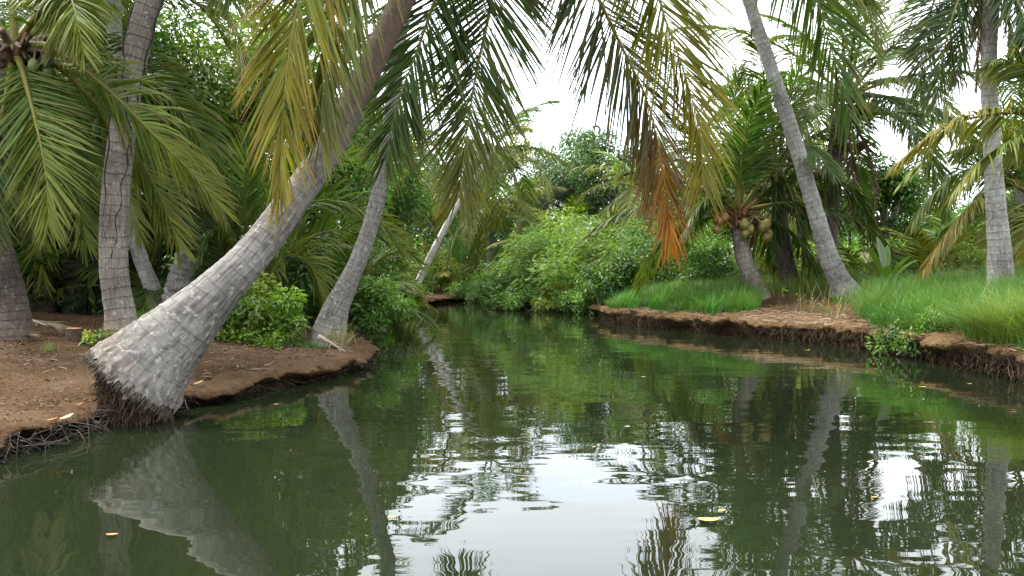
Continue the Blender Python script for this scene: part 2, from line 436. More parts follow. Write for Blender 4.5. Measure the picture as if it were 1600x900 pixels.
def arc(C, az, el, ln, bend, wander=0., n=12):
    """a frond path leaving C at azimuth az, elevation el, bending down by bend degrees over its length"""
    p = np.array(C, float); out = [p.copy()]
    for i in range(n):
        s = (i + .5) / n; e = R(el - bend * s ** 1.15); a = R(az + wander * s)
        p = p + ln / n * np.array([math.cos(a) * math.cos(e), math.sin(a) * math.cos(e), math.sin(e)]); out.append(p.copy())
    return np.array(out)

def crown(root, C, n, ln, seed, lo=-35, hi=80, bend=(60, 105), pal=(G_DARK, G_MID, G_MID, G_LITE), nl=55, lmax=.7, w=.032, segs=3, fold=False, az0=0., skip=None, droop=.5, rr=.02):
    r = rnd(seed); nl = int(nl * 1.3); lmax = lmax * 1.15; w = w * 1.3
    for i in range(n):
        q = (i + .5) / n
        az = az0 + i * 137.5 + r.normal(0, 8); el = lo + (hi - lo) * (1 - (1 - q) ** .9) + r.normal(0, 5)
        if skip and skip(az % 360, el): continue
        b = np.interp(q, [0, 1], bend[::-1]) + r.normal(0, 10)
        l = ln * (1 - .25 * max(0, q - .75) * 4) * (1 + r.normal(0, .07))
        cc = pal[r.integers(len(pal))]
        if q > .85: cc = G_FRESH
        a = R(az); c0 = C + np.array([math.cos(a), math.sin(a), 0]) * .1 + UP * .12 * q
        frond(arc(c0, az, el, l, b, r.normal(0, 14)), nl, lmax * (1 + r.normal(0, .06)), w, cc, seed * 100 + i, droop=droop * 2.0 * (1.25 - .6 * q), segs=segs, fold=fold, rr=rr,
              a0=60, a1=20, vee=-6).build('frond', M_FROND, root)

def trunk(root, pts, m, seed=0, sides=26, ring=.085, step=.024, ragged=False, gnarl=.0):
    """pts: x, y, z, radius"""
    P4 = np.asarray(pts, float); _, ln = spline(P4, 10)
    n = max(12, int(ln / step)); P4, ln = spline(P4, n)
    P, rad = P4[:, :3], P4[:, 3]
    T, S, N_ = frames(P, np.cross([0, 1, .01], nrm(P[1] - P[0])))
    s = np.linspace(0, ln, n); a = np.arange(sides) / sides * 2 * np.pi
    jit = fbm(np.stack([s * 3, 0 * s + seed, 0 * s], 1), 2) * .03
    ph = ((s + jit) / ring) % 1.0
    rg = 1 + (.016 if ragged else .02) * (np.exp(-((ph - .93) / .1) ** 2) - .8 * np.exp(-((ph - .07) / .08) ** 2))
    dirs = np.cos(a)[None, :, None] * S[:, None] + np.sin(a)[None, :, None] * N_[:, None]
    V = P[:, None] + dirs * (rad * rg)[:, None, None]
    Vf = V.reshape(-1, 3)
    d = fbm(Vf * 5 + seed, 3) * (.03 + gnarl * .5) + fbm(Vf * 21 + seed, 3) * (.012 + gnarl * .6)
    V = V + dirs * (d.reshape(n, sides) * rad[:, None])[..., None]
    if ragged:   # the torn lower rim of the bole
        tear = fbm(np.stack([np.cos(a) * 3.2, np.sin(a) * 3.2, 0 * a + seed], 1), 3) * .035 + fbm(np.stack([np.cos(a) * 14, np.sin(a) * 14, 0 * a], 1), 3) * .028
        tear += rnd(seed).uniform(-.012, .012, sides)
        for k in range(8):
            f = (1 - k / 8)
            V[k] += T[0] * (tear * f)[:, None] + dirs[k] * (.02 * f)
    i = np.arange(n - 1)[:, None] * sides; j = np.arange(sides)[None]; k = (j + 1) % sides
    F = np.stack([i + j, i + k, i + sides + k, i + sides + j], -1).reshape(-1, 4)
    jj = np.broadcast_to(j, (n - 1, sides)); s0 = np.broadcast_to(s[:-1, None], (n - 1, sides)); s1 = np.broadcast_to(s[1:, None], (n - 1, sides))
    cf = 2 * np.pi * .18
    uv = np.stack([np.stack([jj / sides * cf, s0], -1), np.stack([(jj + 1) / sides * cf, s0], -1), np.stack([(jj + 1) / sides * cf, s1], -1), np.stack([jj / sides * cf, s1], -1)], 2)
    mb = MB().add(V.reshape(-1, 3), F)
    o = mb.build('trunk', m, root, uv.reshape(-1, 2))
    return o, P

def px_trunk(rows):
    return [(*at(a, b, c), r) for a, b, c, r in rows]

def ball(c, r, seed, sq=(1, 1, 1.15), nlat=9, nlon=12, bump=.05):
    th = np.linspace(0, np.pi, nlat)[:, None]; ph = np.arange(nlon)[None] / nlon * 2 * np.pi
    D = np.stack([np.sin(th) * np.cos(ph), np.sin(th) * np.sin(ph), np.cos(th) + 0 * ph], -1).reshape(-1, 3)
    V = D * (1 + bump * fbm(D * 1.5 + seed, 2))[:, None] * r * np.array(sq) + c
    i = np.arange(nlat - 1)[:, None] * nlon; j = np.arange(nlon)[None]; k = (j + 1) % nlon
    return V, np.stack([i + j, i + nlon + j, i + nlon + k, i + k], -1).reshape(-1, 4)

def nuts(root, C, n, seed, c=(.20, .17, .03), r_=.105, spread=.3, sector=None):
    r = rnd(seed)
    for i in range(n):
        a = r.uniform(*(sector or (0, 6.28))); d = spread * r.uniform(.6, 1.1)
        p = C + np.array([math.cos(a) * d, math.sin(a) * d, -.12 - r.uniform(0, .28)])
        rn = r_ * r.uniform(.8, 1.12); V, F = ball(p, rn, seed + i, (1, 1, r.uniform(1.1, 1.35)), 11, 15, .16)
        dv_ = V - p; an = np.arctan2(dv_[:, 1], dv_[:, 0]); V = p + dv_ * (1 + .06 * np.cos(3 * an + i))[:, None]
        Vs, Fs = tube([p + UP * rn * .9, (p + C) / 2 + UP * .05, C], [.012, .01, .016], 5)
        MB().add(V, F, np.array(c) * r.uniform(.65, 1.25) * (1 + .35 * fbm(V * 14 + i, 2))[:, None]).add(Vs, Fs, (.12, .09, .035)).build('coconut', M_NUT, root)

def fibre(root, C, h, rad, seed, colr=(.10, .065, .04)):
    """old leaf bases and fibre matted below the crown"""
    r = rnd(seed); mb = MB()
    for i in range(26):
        a = r.uniform(0, 6.28); z = -r.uniform(0, h); o = np.array([math.cos(a), math.sin(a), 0])
        b = C + o * rad * .7 + UP * z
        V, F = tube([b, b + o * rad * .6 + UP * .1, b + o * rad * (1 + r.random()) + UP * r.uniform(-.1, .3)], [.05, .035, .012], 5)
        mb.add(V, F, np.array(colr) * r.uniform(.6, 1.4))
    mb.build('leaf_base_fibre', M_WOOD, root)

# --- the big leaning palm on the left bank
base1 = at(200, 650, 5.55)
p1 = thing('coconut_palm', 'big grey coconut palm leaning over the river from a swollen ragged base', 'palm tree', base1)
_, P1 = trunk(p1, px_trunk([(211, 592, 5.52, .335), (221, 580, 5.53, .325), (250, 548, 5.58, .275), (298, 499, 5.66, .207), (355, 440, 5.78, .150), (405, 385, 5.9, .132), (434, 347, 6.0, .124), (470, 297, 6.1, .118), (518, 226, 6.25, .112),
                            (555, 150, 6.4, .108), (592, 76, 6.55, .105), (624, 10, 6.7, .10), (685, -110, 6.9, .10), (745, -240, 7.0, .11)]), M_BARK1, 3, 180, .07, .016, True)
# root mass under the torn rim
r = rnd(5); mb = MB()
V, F = ball(at(220, 616, 5.62), .23, 8, (1.0, .95, .75), 24, 40, .2); V = V + (fbm(V * 14, 4) * .05)[:, None] * nrm(V - at(220, 616, 5.62)); mb.add(V, F, (.040, .025, .016))
ax1 = nrm(at(248, 552, 5.58) - at(211, 592, 5.52)); e1 = nrm(np.cross(ax1, (0, 1, .01))); e2 = np.cross(ax1, e1)
for i in range(6500):
    a = r.uniform(0, 6.28); u = e1 * math.cos(a) + e2 * math.sin(a)
    dn = r.uniform(0, .26); pp = at(211, 592, 5.52) + u * (.31 - .62 * dn) * r.uniform(.85, 1.04) - ax1 * dn * .45 - UP * dn * .85 + ax1 * r.uniform(0, .04)
    e = pp - ax1 * r.uniform(.0, .045) - UP * r.uniform(.0, .05) - u * r.uniform(-.03, .05) + r.normal(0, .022, 3)
    e[2] = max(e[2], -.02)
    V, F = tube([pp, (pp + e) / 2 + u * r.uniform(0, .02), e], [.0045, .004, .002], 3)
    mb.add(V, F, np.array((.075, .048, .028)) * r.uniform(.3, 1.3))
mb.build('root_mass', M_WOOD, p1)
mb = MB()
for i in range(2600):   # loose bark fibres along the torn rim
    a = r.uniform(0, 6.28); u = e1 * math.cos(a) + e2 * math.sin(a); l = r.uniform(.015, .06) * (.5 + r.random())
    hgt = r.uniform(-.05, .05); pp = at(211, 592, 5.52) + u * (.334 - max(hgt, 0) * .42) + ax1 * hgt
    e = pp - ax1 * l + u * r.uniform(-.02, .022)
    V, F = tube([pp, (pp + e) / 2 + u * .006, e], [.0035, .0045, .0012], 3)
    k = np.clip((hgt + .04) / .14 + r.normal(0, .2), 0, 1)
    mb.add(V, F, (np.array((.10, .076, .054)) * (1 - k) + np.array((.20, .185, .165)) * k) * r.uniform(.6, 1.2))
mb.build('torn_bark', M_WOOD, p1)
C1 = at(765, -285, 7.0)
XS = (1, .15, 0)
def hang(pts, label=None, **kw):
    q = [C1] + [at(*a) for a in pts]
    o = frond(q, **kw).build('frond', M_FROND, p1)
    if label: o['label'] = label
hang([(650, -330, 6.5), (530, -190, 6.0), (468, 0, 5.75), (445, 140, 5.65), (437, 285, 5.6)], n=105, lmax=.86, w=.034, cols=G_YEL, seed=11, side=XS, a0=46, a1=12, droop=.5, tipcol=(.22, .10, .02), label='yellowing frond hanging in front of the trunk')
hang([(690, -280, 6.6), (600, -170, 6.15), (526, -10, 5.95), (508, 100, 5.85), (500, 215, 5.8)], n=100, lmax=.88, w=.034, cols=((.065, .10, .018), (.11, .12, .02)), seed=12, side=(1, -.3, 0), a0=46, a1=16, droop=.55)
hang([(745, -190, 6.9), (700, -60, 7.0), (655, 70, 7.1), (620, 165, 7.1), (603, 245, 7.1)], n=115, lmax=.92, w=.033, cols=G_DARK, seed=13, side=(1, .1, 0), a0=58, a1=22, droop=.25)
hang([(790, -180, 7.0), (770, -10, 7.2), (744, 115, 7.3), (730, 205, 7.3), (718, 295, 7.3)], n=125, lmax=.95, w=.033, cols=(G_DARK[0], (.10, .10, .017)), seed=14, side=(1, 0, 0), a0=58, a1=22, droop=.25, cmix=3.)
hang([(900, -360, 6.9), (985, -190, 6.9), (1030, 0, 6.9), (1068, 110, 6.9), (1092, 200, 6.9), (1098, 285, 6.9)], n=120, lmax=.98, w=.033, cols=G_YEL, seed=15, side=(1, -.6, 0), a0=52, a1=18, droop=.75, label='yellow-green frond hanging over mid river')
hang([(840, -250, 7.1), (905, -70, 7.3), (965, 60, 7.4), (1012, 160, 7.4), (1036, 270, 7.4), (1048, 368, 7.4)], n=125, lmax=1.0, w=.032, cols=((.028, .046, .012), (.34, .118, .008)), seed=16, side=(1, .3, 0), a0=58, a1=15, droop=.4, cmix=4.6, hue=.045, tipcol=(.11, .045, .012), label='dying frond with orange-brown lower end')
hang([(960, -470, 6.8), (1150, -300, 6.8), (1255, -60, 6.9), (1300, 80, 7.0), (1330, 190, 7.0)], n=85, lmax=1.0, w=.042, cols=G_DARK, seed=17, side=(1, -.5, .2), a0=58, a1=20, droop=.9)
hang([(640, -420, 7.4), (420, -420, 7.8), (300, -330, 8.0)], n=70, lmax=.85, cols=G_MID, seed=18)
hang([(800, -480, 7.8), (850, -520, 8.8), (900, -420, 9.6)], n=70, lmax=.85, cols=G_MID, seed=19)
hang([(760, -520, 6.6), (720, -760, 6.3), (660, -900, 6.0)], n=70, lmax=.85, cols=G_FRESH, seed=20)
fibre(p1, C1 - UP * .1, .3, .2, 3); nuts(p1, C1, 5, 41)

# --- palm at the left edge with a low crown of nuts
b2 = on(22, 8.6)
p2 = thing('coconut_palm', 'palm cut by the left picture edge, green and orange nuts under its crown', 'palm tree', b2)
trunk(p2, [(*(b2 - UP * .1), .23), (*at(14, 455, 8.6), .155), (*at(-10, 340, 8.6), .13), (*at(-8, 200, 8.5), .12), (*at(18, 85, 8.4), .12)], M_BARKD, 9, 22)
C2 = at(22, 72, 8.4)
def f2(pts, **kw):
    frond([C2] + [at(*a) for a in pts], **kw).build('frond', M_FROND, p2)
f2([(38, 120, 8.1), (58, 200, 7.8), (72, 275, 7.65), (76, 350, 7.6)], n=80, lmax=.70, w=.034, cols=G_LITE, seed=31, side=(1, .1, .1), a0=56, a1=20, droop=.14, vee=5)
f2([(85, 75, 8.2), (165, 135, 8.0), (245, 215, 7.9), (305, 275, 7.9), (345, 325, 7.9)], n=85, lmax=.72, w=.034, cols=G_LITE, seed=32, side=(.5, -.4, .5), a0=56, a1=22, droop=.55)
f2([(95, 60, 8.7), (185, 95, 8.9), (265, 150, 9.0), (310, 215, 9.0), (322, 290, 9.0)], n=85, lmax=.75, w=.036, cols=G_MID, seed=33, side=(.5, -.4, .6), a0=56, a1=20, droop=.6)
f2([(80, 95, 8.5), (150, 160, 8.6), (210, 235, 8.7), (252, 310, 8.7), (280, 385, 8.7)], n=80, lmax=.7, w=.034, cols=G_LITE, seed=34, side=(.7, -.3, .3), a0=52, a1=22, droop=.5)
f2([(60, 110, 8.6), (95, 190, 8.7), (118, 280, 8.8), (135, 380, 8.8)], n=75, lmax=.68, w=.034, cols=G_MID, seed=35, side=(1, -.2, 0), a0=56, a1=22, droop=.5)
f2([(70, 10, 8.0), (105, -10, 7.6), (120, 30, 7.3), (130, 80, 7.2)], n=70, lmax=.62, w=.032, cols=G_LITE, seed=36, side=(1, .1, 0), droop=.6)
f2([(10, 150, 8.2), (-15, 260, 8.0), (-20, 370, 8.0)], n=70, lmax=.68, w=.034, cols=G_DARK, seed=37, side=(1, .1, 0), droop=.4)
f2([(100, 20, 8.6), (200, -10, 8.8), (300, 0, 9.0), (350, 60, 9.1)], n=75, lmax=.66, w=.032, cols=G_MID, seed=38, side=(.3, -1, .2), droop=.8)
f2([(20, -60, 8.4), (40, -200, 8.4), (90, -300, 8.3)], n=60, cols=G_FRESH, seed=39)
f2([(-60, -20, 8.4), (-200, -60, 8.4), (-310, 20, 8.3)], n=60, cols=G_MID, seed=40)
f2([(50, 30, 9.0), (80, 20, 9.8), (110, 80, 10.4)], n=60, cols=G_DARK, seed=41)
fibre(p2, C2, .25, .18, 12)
nuts(p2, at(60, 60, 8.35), 4, 21, (.075, .095, .022), .072, .14); nuts(p2, at(38, 84, 8.3), 3, 25, (.20, .115, .03), .062, .11)

# --- the tall vine-wrapped palm
b3 = on(190, 8.45)
p3 = thing('coconut_palm', 'brownish curved palm trunk wound with a dark vine, rising beside the swollen leaning base', 'palm tree', b3)
_, P3 = trunk(p3, [(*(b3 - UP * .12), .20), (*at(188, 495, 8.45), .155), (*at(178, 420, 8.45), .142), (*at(180, 310, 8.4), .138), (*at(192, 200, 8.35), .13), (*at(208, 100, 8.3), .125), (*at(236, -10, 8.25), .122),
                   (*at(270, -130, 8.2), .13)], M_BARKB, 14, 28, .115)
C3 = at(280, -165, 8.2)
for i, (pts, cc, sd_) in enumerate([
        ([(230, -190, 8.0), (150, -120, 7.8), (100, 0, 7.7), (88, 70, 7.7)], G_LITE, (1, .2, 0)),
        ([(320, -150, 8.0), (350, -80, 7.9), (362, 0, 7.9)], G_MID, (1, .3, 0)),
        ([(200, -160, 8.6), (140, -60, 8.9), (105, 20, 9.0)], G_MID, (1, .2, 0)),
        ([(330, -230, 8.4), (420, -280, 8.6), (500, -220, 8.8)], G_MID, None), ([(280, -330, 8.0), (300, -480, 7.8), (330, -590, 7.4)], G_FRESH, None),
        ([(200, -260, 8.4), (80, -300, 8.6), (-20, -220, 8.8)], G_MID, None)]):
    frond([C3] + [at(*a) for a in pts], 75, .66, .032, cc, 60 + i, side=sd_, droop=.6).build('frond', M_FROND, p3)
nuts(p3, C3, 3, 61)
# vine, climbing the trunk in a loose helix (hand-laid against the trunk surface)
r = rnd(8); q = []; n3 = len(P3); ang = 0.
T3, S3, N3 = frames(P3, np.cross([0, 1, .01], nrm(P3[1] - P3[0])))
def helix(k0, k1, a0, a1, rad, wig):
    ks = np.linspace(k0, k1, 46); out = []
    for j, k in enumerate(ks):
        k = min(int(k * (n3 - 1)), n3 - 1); a = a0 + (a1 - a0) * j / 45 + wig * math.sin(j * .55)
        out.append(P3[k] + (S3[k] * math.cos(a) + N3[k] * math.sin(a)) * rad)
    return np.array(out)
mb = MB()
cam_a = None
k_mid = n3 // 2; best = min(np.linspace(0, 6.28, 72), key=lambda a: (S3[k_mid] * math.cos(a) + N3[k_mid] * math.sin(a))[1])
for k0, k1, a0, a1, th in ((.80, .50, best + 1.5, best - 1.2, .012), (.50, .18, best - 1.2, best - .3, .010), (.66, .24, best + .9, best + .1, .009), (.88, .55, best - 1.6, best - 1.35, .013), (.34, .08, best + 1.2, best + 1.5, .009)):
    V, F = tube(helix(k0, k1, a0, a1, .136, .13), th * .7, 6); mb.add(V, F, (.035, .025, .02))
tag(mb.build('climbing_vine', M_WOOD), 'thin dark vine stems twisting up the curved brown palm trunk', 'vine')

# --- slim pale palm behind it
b4 = on(262, 11.2)
p4 = thing('coconut_palm', 'slim pale curved palm trunk standing just right of the vine-wrapped trunk', 'palm tree', b4)
trunk(p4, [(*(b4 - UP * .1), .19), (*at(240, 455, 11.2), .115), (*at(212, 380, 11.2), .095), (*at(197, 300, 11.2), .09), (*at(185, 200, 11.2), .104), (*at(180, 100, 11.2), .10), (*at(178, -10, 11.2), .10), (*at(178, -60, 11.2), .10)], M_BARKW, 17, 20)
C4 = at(178, -75, 11.2)
crown(p4, C4, 12, 3.0, 71, lo=-10, pal=(G_MID, G_LITE), nl=50)

# --- broken stump and sawn stump
b5 = on(268, 11.0)
st = thing('tree_stump', 'snapped pale grey palm stump leaning right in the shade behind the big leaning trunk', 'stump', b5)
trunk(st, [(*(b5 - UP * .1), .2), (*at(272, 470, 11.0), .15), (*at(285, 430, 11.0), .155), (*at(298, 392, 11.0), .16)], M_BARKW, 22, 22, .2, .02, False, .35)
V, F = ball(at(298, 391, 11.0), .15, 4, (1, 1, .25)); MB().add(V, F, (.12, .08, .05)).build('broken_top', M_WOOD, st)
b6 = on(116, 8.7)
s6 = thing('tree_stump', 'small dark sawn stump with an orange cut face on the left bank', 'stump', b6)
V, F = tube([b6 - UP * .08, b6 + UP * .05, b6 + UP * .125], [.1, .085, .08], 14); MB().add(V, F, (.055, .035, .025)).build('stump_side', M_WOOD, s6)
V, F = ball(b6 + UP * .125, .078, 2, (1, 1, .12), 7, 14, .03); MB().add(V, F, (.36, .17, .075)).build('cut_face', M_WOOD, s6)

# --- dim palms deep in the left shade
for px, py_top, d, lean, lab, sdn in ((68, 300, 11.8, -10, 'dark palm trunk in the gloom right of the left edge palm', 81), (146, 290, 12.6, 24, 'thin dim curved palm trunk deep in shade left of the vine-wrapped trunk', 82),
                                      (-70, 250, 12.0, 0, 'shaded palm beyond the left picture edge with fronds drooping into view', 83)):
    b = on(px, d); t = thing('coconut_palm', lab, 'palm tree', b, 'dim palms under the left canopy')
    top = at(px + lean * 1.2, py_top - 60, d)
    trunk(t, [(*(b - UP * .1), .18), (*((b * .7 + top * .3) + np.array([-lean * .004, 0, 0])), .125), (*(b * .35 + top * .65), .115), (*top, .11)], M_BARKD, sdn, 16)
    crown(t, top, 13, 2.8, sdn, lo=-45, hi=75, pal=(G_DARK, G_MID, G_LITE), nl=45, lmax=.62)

# --- leaning palm at the tip of the left bank
b7 = on(512, 9.75)
p7 = thing('coconut_palm', 'slender grey palm leaning from the tip of the left bank up behind hanging fronds', 'palm tree', b7)
trunk(p7, [(*(b7 - UP * .15 + np.array([-.05, 0, 0])), .26), (*at(522, 492, 9.75), .17), (*at(545, 440, 9.75), .12), (*at(570, 380, 9.78), .101), (*at(590, 310, 9.82), .095), (*at(603, 240, 9.86), .092), (*at(613, 160, 9.9), .09), (*at(624, 60, 9.95), .09),
           (*at(645, -80, 10.0), .11), (*at(660, -160, 10.), .11)], M_BARK, 29, 26, .08)
C7 = at(662, -180, 10.0)
crown(p7, C7, 9, 3.0, 91, lo=8, hi=80, bend=(45, 70), pal=(G_MID, G_DARK), nl=60, skip=lambda az, el: el < 45 and (az < 60 or az > 300))

# --- right side
b8 = on(1322, 14.3)
p8 = thing('coconut_palm', 'tall pale slanting palm trunk with a rough dark foot on the right bank', 'palm tree', b8)
trunk(p8, [(*(b8 - UP * .15 + np.array([.1, 0, 0])), .33), (*at(1312, 440, 14.3), .215), (*at(1293, 395, 14.25), .165), (*at(1268, 310, 14.2), .138), (*at(1240, 215, 14.1), .13), (*at(1205, 108, 14.0), .118), (*at(1170, 0, 13.9), .11), (*at(1140, -100, 13.8), .11)], M_BARKW, 33, 26, .1, .026, False, .05)
crown(p8, at(1136, -115, 13.8), 12, 3.6, 101, lo=5, hi=80, bend=(50, 85), pal=(G_MID, G_LITE), nl=60, skip=lambda az, el: el < 35 and 120 < az < 250)
b9 = on(1188, 15.4)
p9 = thing('coconut_palm', 'short palm with a bunch of coconuts under its low crown on the right bank', 'palm tree', b9)
trunk(p9, [(*(b9 - UP * .12), .26), (*at(1172, 430, 15.4), .175), (*at(1160, 395, 15.4), .15), (*at(1153, 345, 15.4), .14)], M_BARKB, 37, 20)
C9 = at(1152, 333, 15.4)
crown(p9, C9, 17, 2.7, 111, lo=-8, hi=84, bend=(40, 80), pal=(G_DARK, G_MID, G_MID), nl=55, lmax=.62, w=.034, skip=lambda az, el: el < 50 and 215 < az < 330)
nuts(p9, at(1178, 338, 15.2), 8, 112, (.15, .12, .025), .095, .24, (3.4, 6.1)); nuts(p9, at(1130, 330, 15.2), 4, 113, (.17, .085, .022), .07, .2, (3.2, 6.2))
for k, (pts, cc, sd_) in enumerate([([(1149, 260, 15.3), (1146, 185, 15.2), (1152, 112, 15.0)], G_FRESH, (1, -.1, 0)), ([(1125, 312, 15.2), (1092, 322, 15.0), (1066, 365, 14.9)], G_MID, (.3, -.6, .6)),
                                ([(1195, 305, 15.8), (1262, 290, 16.2), (1325, 312, 16.5)], G_MID, (.2, -.6, .6)), ([(1172, 260, 15.1), (1210, 190, 14.9), (1255, 150, 14.7)], G_MID, (.6, -.5, -.3))]):
    frond([C9] + [at(*a) for a in pts], 75, .75, .036, cc, 115 + k, side=sd_, droop=1.0, segs=3).build('frond', M_FROND, p9)
fibre(p9, C9, .3, .18, 38, (.2, .1, .04))
b10 = on(1240, 16.0)
p10 = thing('coconut_palm', 'dark palm hung with withered fronds, between the nut palm and the slanting palm', 'palm tree', b10)
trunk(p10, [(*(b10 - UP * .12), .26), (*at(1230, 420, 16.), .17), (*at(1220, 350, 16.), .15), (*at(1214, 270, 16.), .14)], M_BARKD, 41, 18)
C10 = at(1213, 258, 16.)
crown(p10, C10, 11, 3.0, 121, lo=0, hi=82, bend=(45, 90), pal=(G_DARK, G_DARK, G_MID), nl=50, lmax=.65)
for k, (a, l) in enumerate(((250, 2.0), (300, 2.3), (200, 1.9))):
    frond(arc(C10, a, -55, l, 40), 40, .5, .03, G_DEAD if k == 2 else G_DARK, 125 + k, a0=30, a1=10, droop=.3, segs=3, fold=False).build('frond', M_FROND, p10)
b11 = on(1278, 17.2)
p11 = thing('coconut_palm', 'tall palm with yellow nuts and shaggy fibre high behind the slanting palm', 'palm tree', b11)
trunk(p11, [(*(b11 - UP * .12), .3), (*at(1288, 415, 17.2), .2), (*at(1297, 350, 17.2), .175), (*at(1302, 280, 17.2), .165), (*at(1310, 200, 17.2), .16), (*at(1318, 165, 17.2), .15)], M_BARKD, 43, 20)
C11 = at(1322, 155, 17.2)
crown(p11, C11, 24, 3.9, 131, lo=-22, hi=82, bend=(45, 90), pal=(G_DARK, G_MID, G_MID, G_LITE), nl=60, lmax=.72, w=.036)
fibre(p11, C11, 1.3, .25, 44, (.05, .034, .024)); nuts(p11, at(1348, 150, 17.0), 4, 133, (.30, .24, .035), .13, .22)
for k, a in enumerate((200, 260, 320)):
    frond(arc(C11 - UP * .2, a, -60, 2.4, 35), 40, .5, .03, G_DEAD, 135 + k, a0=25, a1=8, droop=.2, segs=3, fold=False).build('frond', M_FROND, p11)
b12 = on(1564, 11.2)
p12 = thing('coconut_palm', 'upright pale grey palm trunk standing in the long grass near the right edge', 'palm tree', b12)
trunk(p12, [(*(b12 - UP * .12), .2), (*at(1562, 400, 11.2), .155), (*at(1556, 320, 11.2), .128), (*at(1549, 210, 11.2), .112), (*at(1545, 100, 11.2), .104), (*at(1548, -30, 11.2), .13), (*at(1549, -70, 11.2), .13)], M_BARKW, 47, 24, .1)
C12 = at(1549, -85, 11.2)
def f12(pts, **kw): frond([C12] + [at(*a) for a in pts], **kw).build('frond', M_FROND, p12)
f12([(1500, -70, 11.), (1460, 0, 10.8), (1440, 90, 10.7), (1436, 150, 10.7)], n=80, lmax=.75, cols=G_DARK, seed=141, side=(1, .3, 0), droop=.4)
f12([(1520, -50, 11.), (1490, 20, 10.7), (1470, 100, 10.6), (1462, 160, 10.6)], n=80, lmax=.8, cols=G_DARK, seed=142, side=(1, .3, 0), droop=.4)
f12([(1590, -60, 11.), (1640, 10, 10.8), (1660, 110, 10.7)], n=80, lmax=.9, cols=G_DARK, seed=143, side=(1, .3, 0), droop=.4)
for k, (pts, cc) in enumerate([([(1532, -10, 11.1), (1528, 60, 11.0), (1526, 135, 11.0)], G_DEAD), ([(1568, -10, 11.1), (1577, 50, 11.0), (1582, 110, 11.0)], G_DEAD), ([(1575, -40, 10.9), (1592, 40, 10.7), (1600, 125, 10.7)], G_DARK)]):
    frond([C12] + [at(*a) for a in pts], 45, .4, .03, cc, 145 + k, side=(1, .3, 0), a0=25, a1=8, droop=.2).build('frond', M_FROND, p12)
f12([(1570, -40, 10.8), (1600, 30, 10.5), (1612, 110, 10.4)], n=70, lmax=.7, cols=G_DARK, seed=152, side=(1, .3, 0))
f12([(1525, -40, 11.5), (1505, 40, 11.7), (1495, 130, 11.8)], n=70, lmax=.7, cols=G_DARK, seed=153, side=(1, .3, 0))
f12([(1480, -120, 11.2), (1390, -90, 11.2), (1330, 0, 11.2)], n=60, lmax=.65, cols=G_MID, seed=148, droop=.7)
f12([(1560, -200, 11.2), (1600, -330, 11.0), (1680, -400, 10.8)], n=60, lmax=.65, cols=G_FRESH, seed=149)
f12([(1520, -180, 11.4), (1450, -260, 11.8), (1360, -240, 12.2)], n=60, lmax=.65, cols=G_MID, seed=150)
f12([(1600, -90, 11.6), (1650, -40, 12.4), (1670, 40, 12.8)], n=60, lmax=.65, cols=G_MID, seed=151)
# two low palms whose crowns stand beyond the right edge
b13 = on(1690, 9.6)
p13 = thing('coconut_palm', 'palm beyond the right edge whose yellow-green frond arches in over the long grass', 'palm tree', b13)
C13 = at(1680, 215, 9.6)
trunk(p13, [(*(b13 - UP * .1), .2), (*(b13 * .5 + C13 * .5), .14), (*C13, .13)], M_BARKB, 51, 16)
for k, (pts, cc, sd_) in enumerate([([(1610, 178, 9.5), (1530, 182, 9.4), (1460, 208, 9.3), (1400, 256, 9.3)], G_YEL, (.3, -.6, .6)), ([(1625, 215, 9.3), (1570, 225, 9.1), (1520, 262, 9.0), (1490, 300, 9.0)], G_LITE, (.3, -.8, .5)),
                                ([(1640, 130, 9.6), (1590, 95, 9.6), (1545, 100, 9.5)], G_MID, (.3, -.6, .5)), ([(1700, 60, 9.6), (1720, -90, 9.6)], G_FRESH, None), ([(1760, 150, 9.6), (1860, 180, 9.6)], G_MID, None)]):
    frond([C13] + [at(*a) for a in pts], 75, .58, .032, cc, 160 + k, side=sd_, droop=.8, tipcol=(.18, .12, .03)).build('frond', M_FROND, p13)
b14 = on(1640, 12.6)
p14 = thing('coconut_palm', 'low palm at the right edge with an orange-tipped frond drooping into the weeds', 'palm tree', b14)
C14 = at(1625, 312, 12.6)
trunk(p14, [(*(b14 - UP * .1), .2), (*(b14 * .5 + C14 * .5), .14), (*C14, .14)], M_BARKB, 53, 16)
for k, (pts, cc, sd_) in enumerate([([(1570, 285, 12.4), (1520, 318, 12.2), (1475, 370, 12.1), (1442, 425, 12.1)], ((.09, .10, .018), (.17, .12, .02)), (.4, -.4, .6)), ([(1560, 262, 12.5), (1500, 270, 12.5), (1450, 310, 12.5), (1425, 350, 12.5)], G_MID, (.4, -.4, .6)),
                                ([(1580, 330, 12.2), (1545, 380, 12.0)], G_LITE, (1, .2, 0)), ([(1590, 250, 12.5), (1540, 225, 12.6), (1490, 240, 12.6)], G_MID, (.4, -.4, .6)), ([(1620, 220, 12.5), (1600, 130, 12.5)], G_FRESH, None),
                                ([(1680, 300, 12.5), (1740, 380, 12.5)], G_MID, None), ([(1610, 340, 12.1), (1600, 400, 11.9)], G_YEL, (1, .2, 0))]):
    frond([C14] + [at(*a) for a in pts], 70, .62, .034, cc, 170 + k, side=sd_, droop=.8).build('frond', M_FROND, p14)
nuts(p14, C14 + np.array([-.1, -.2, 0]), 3, 175, (.25, .13, .04))

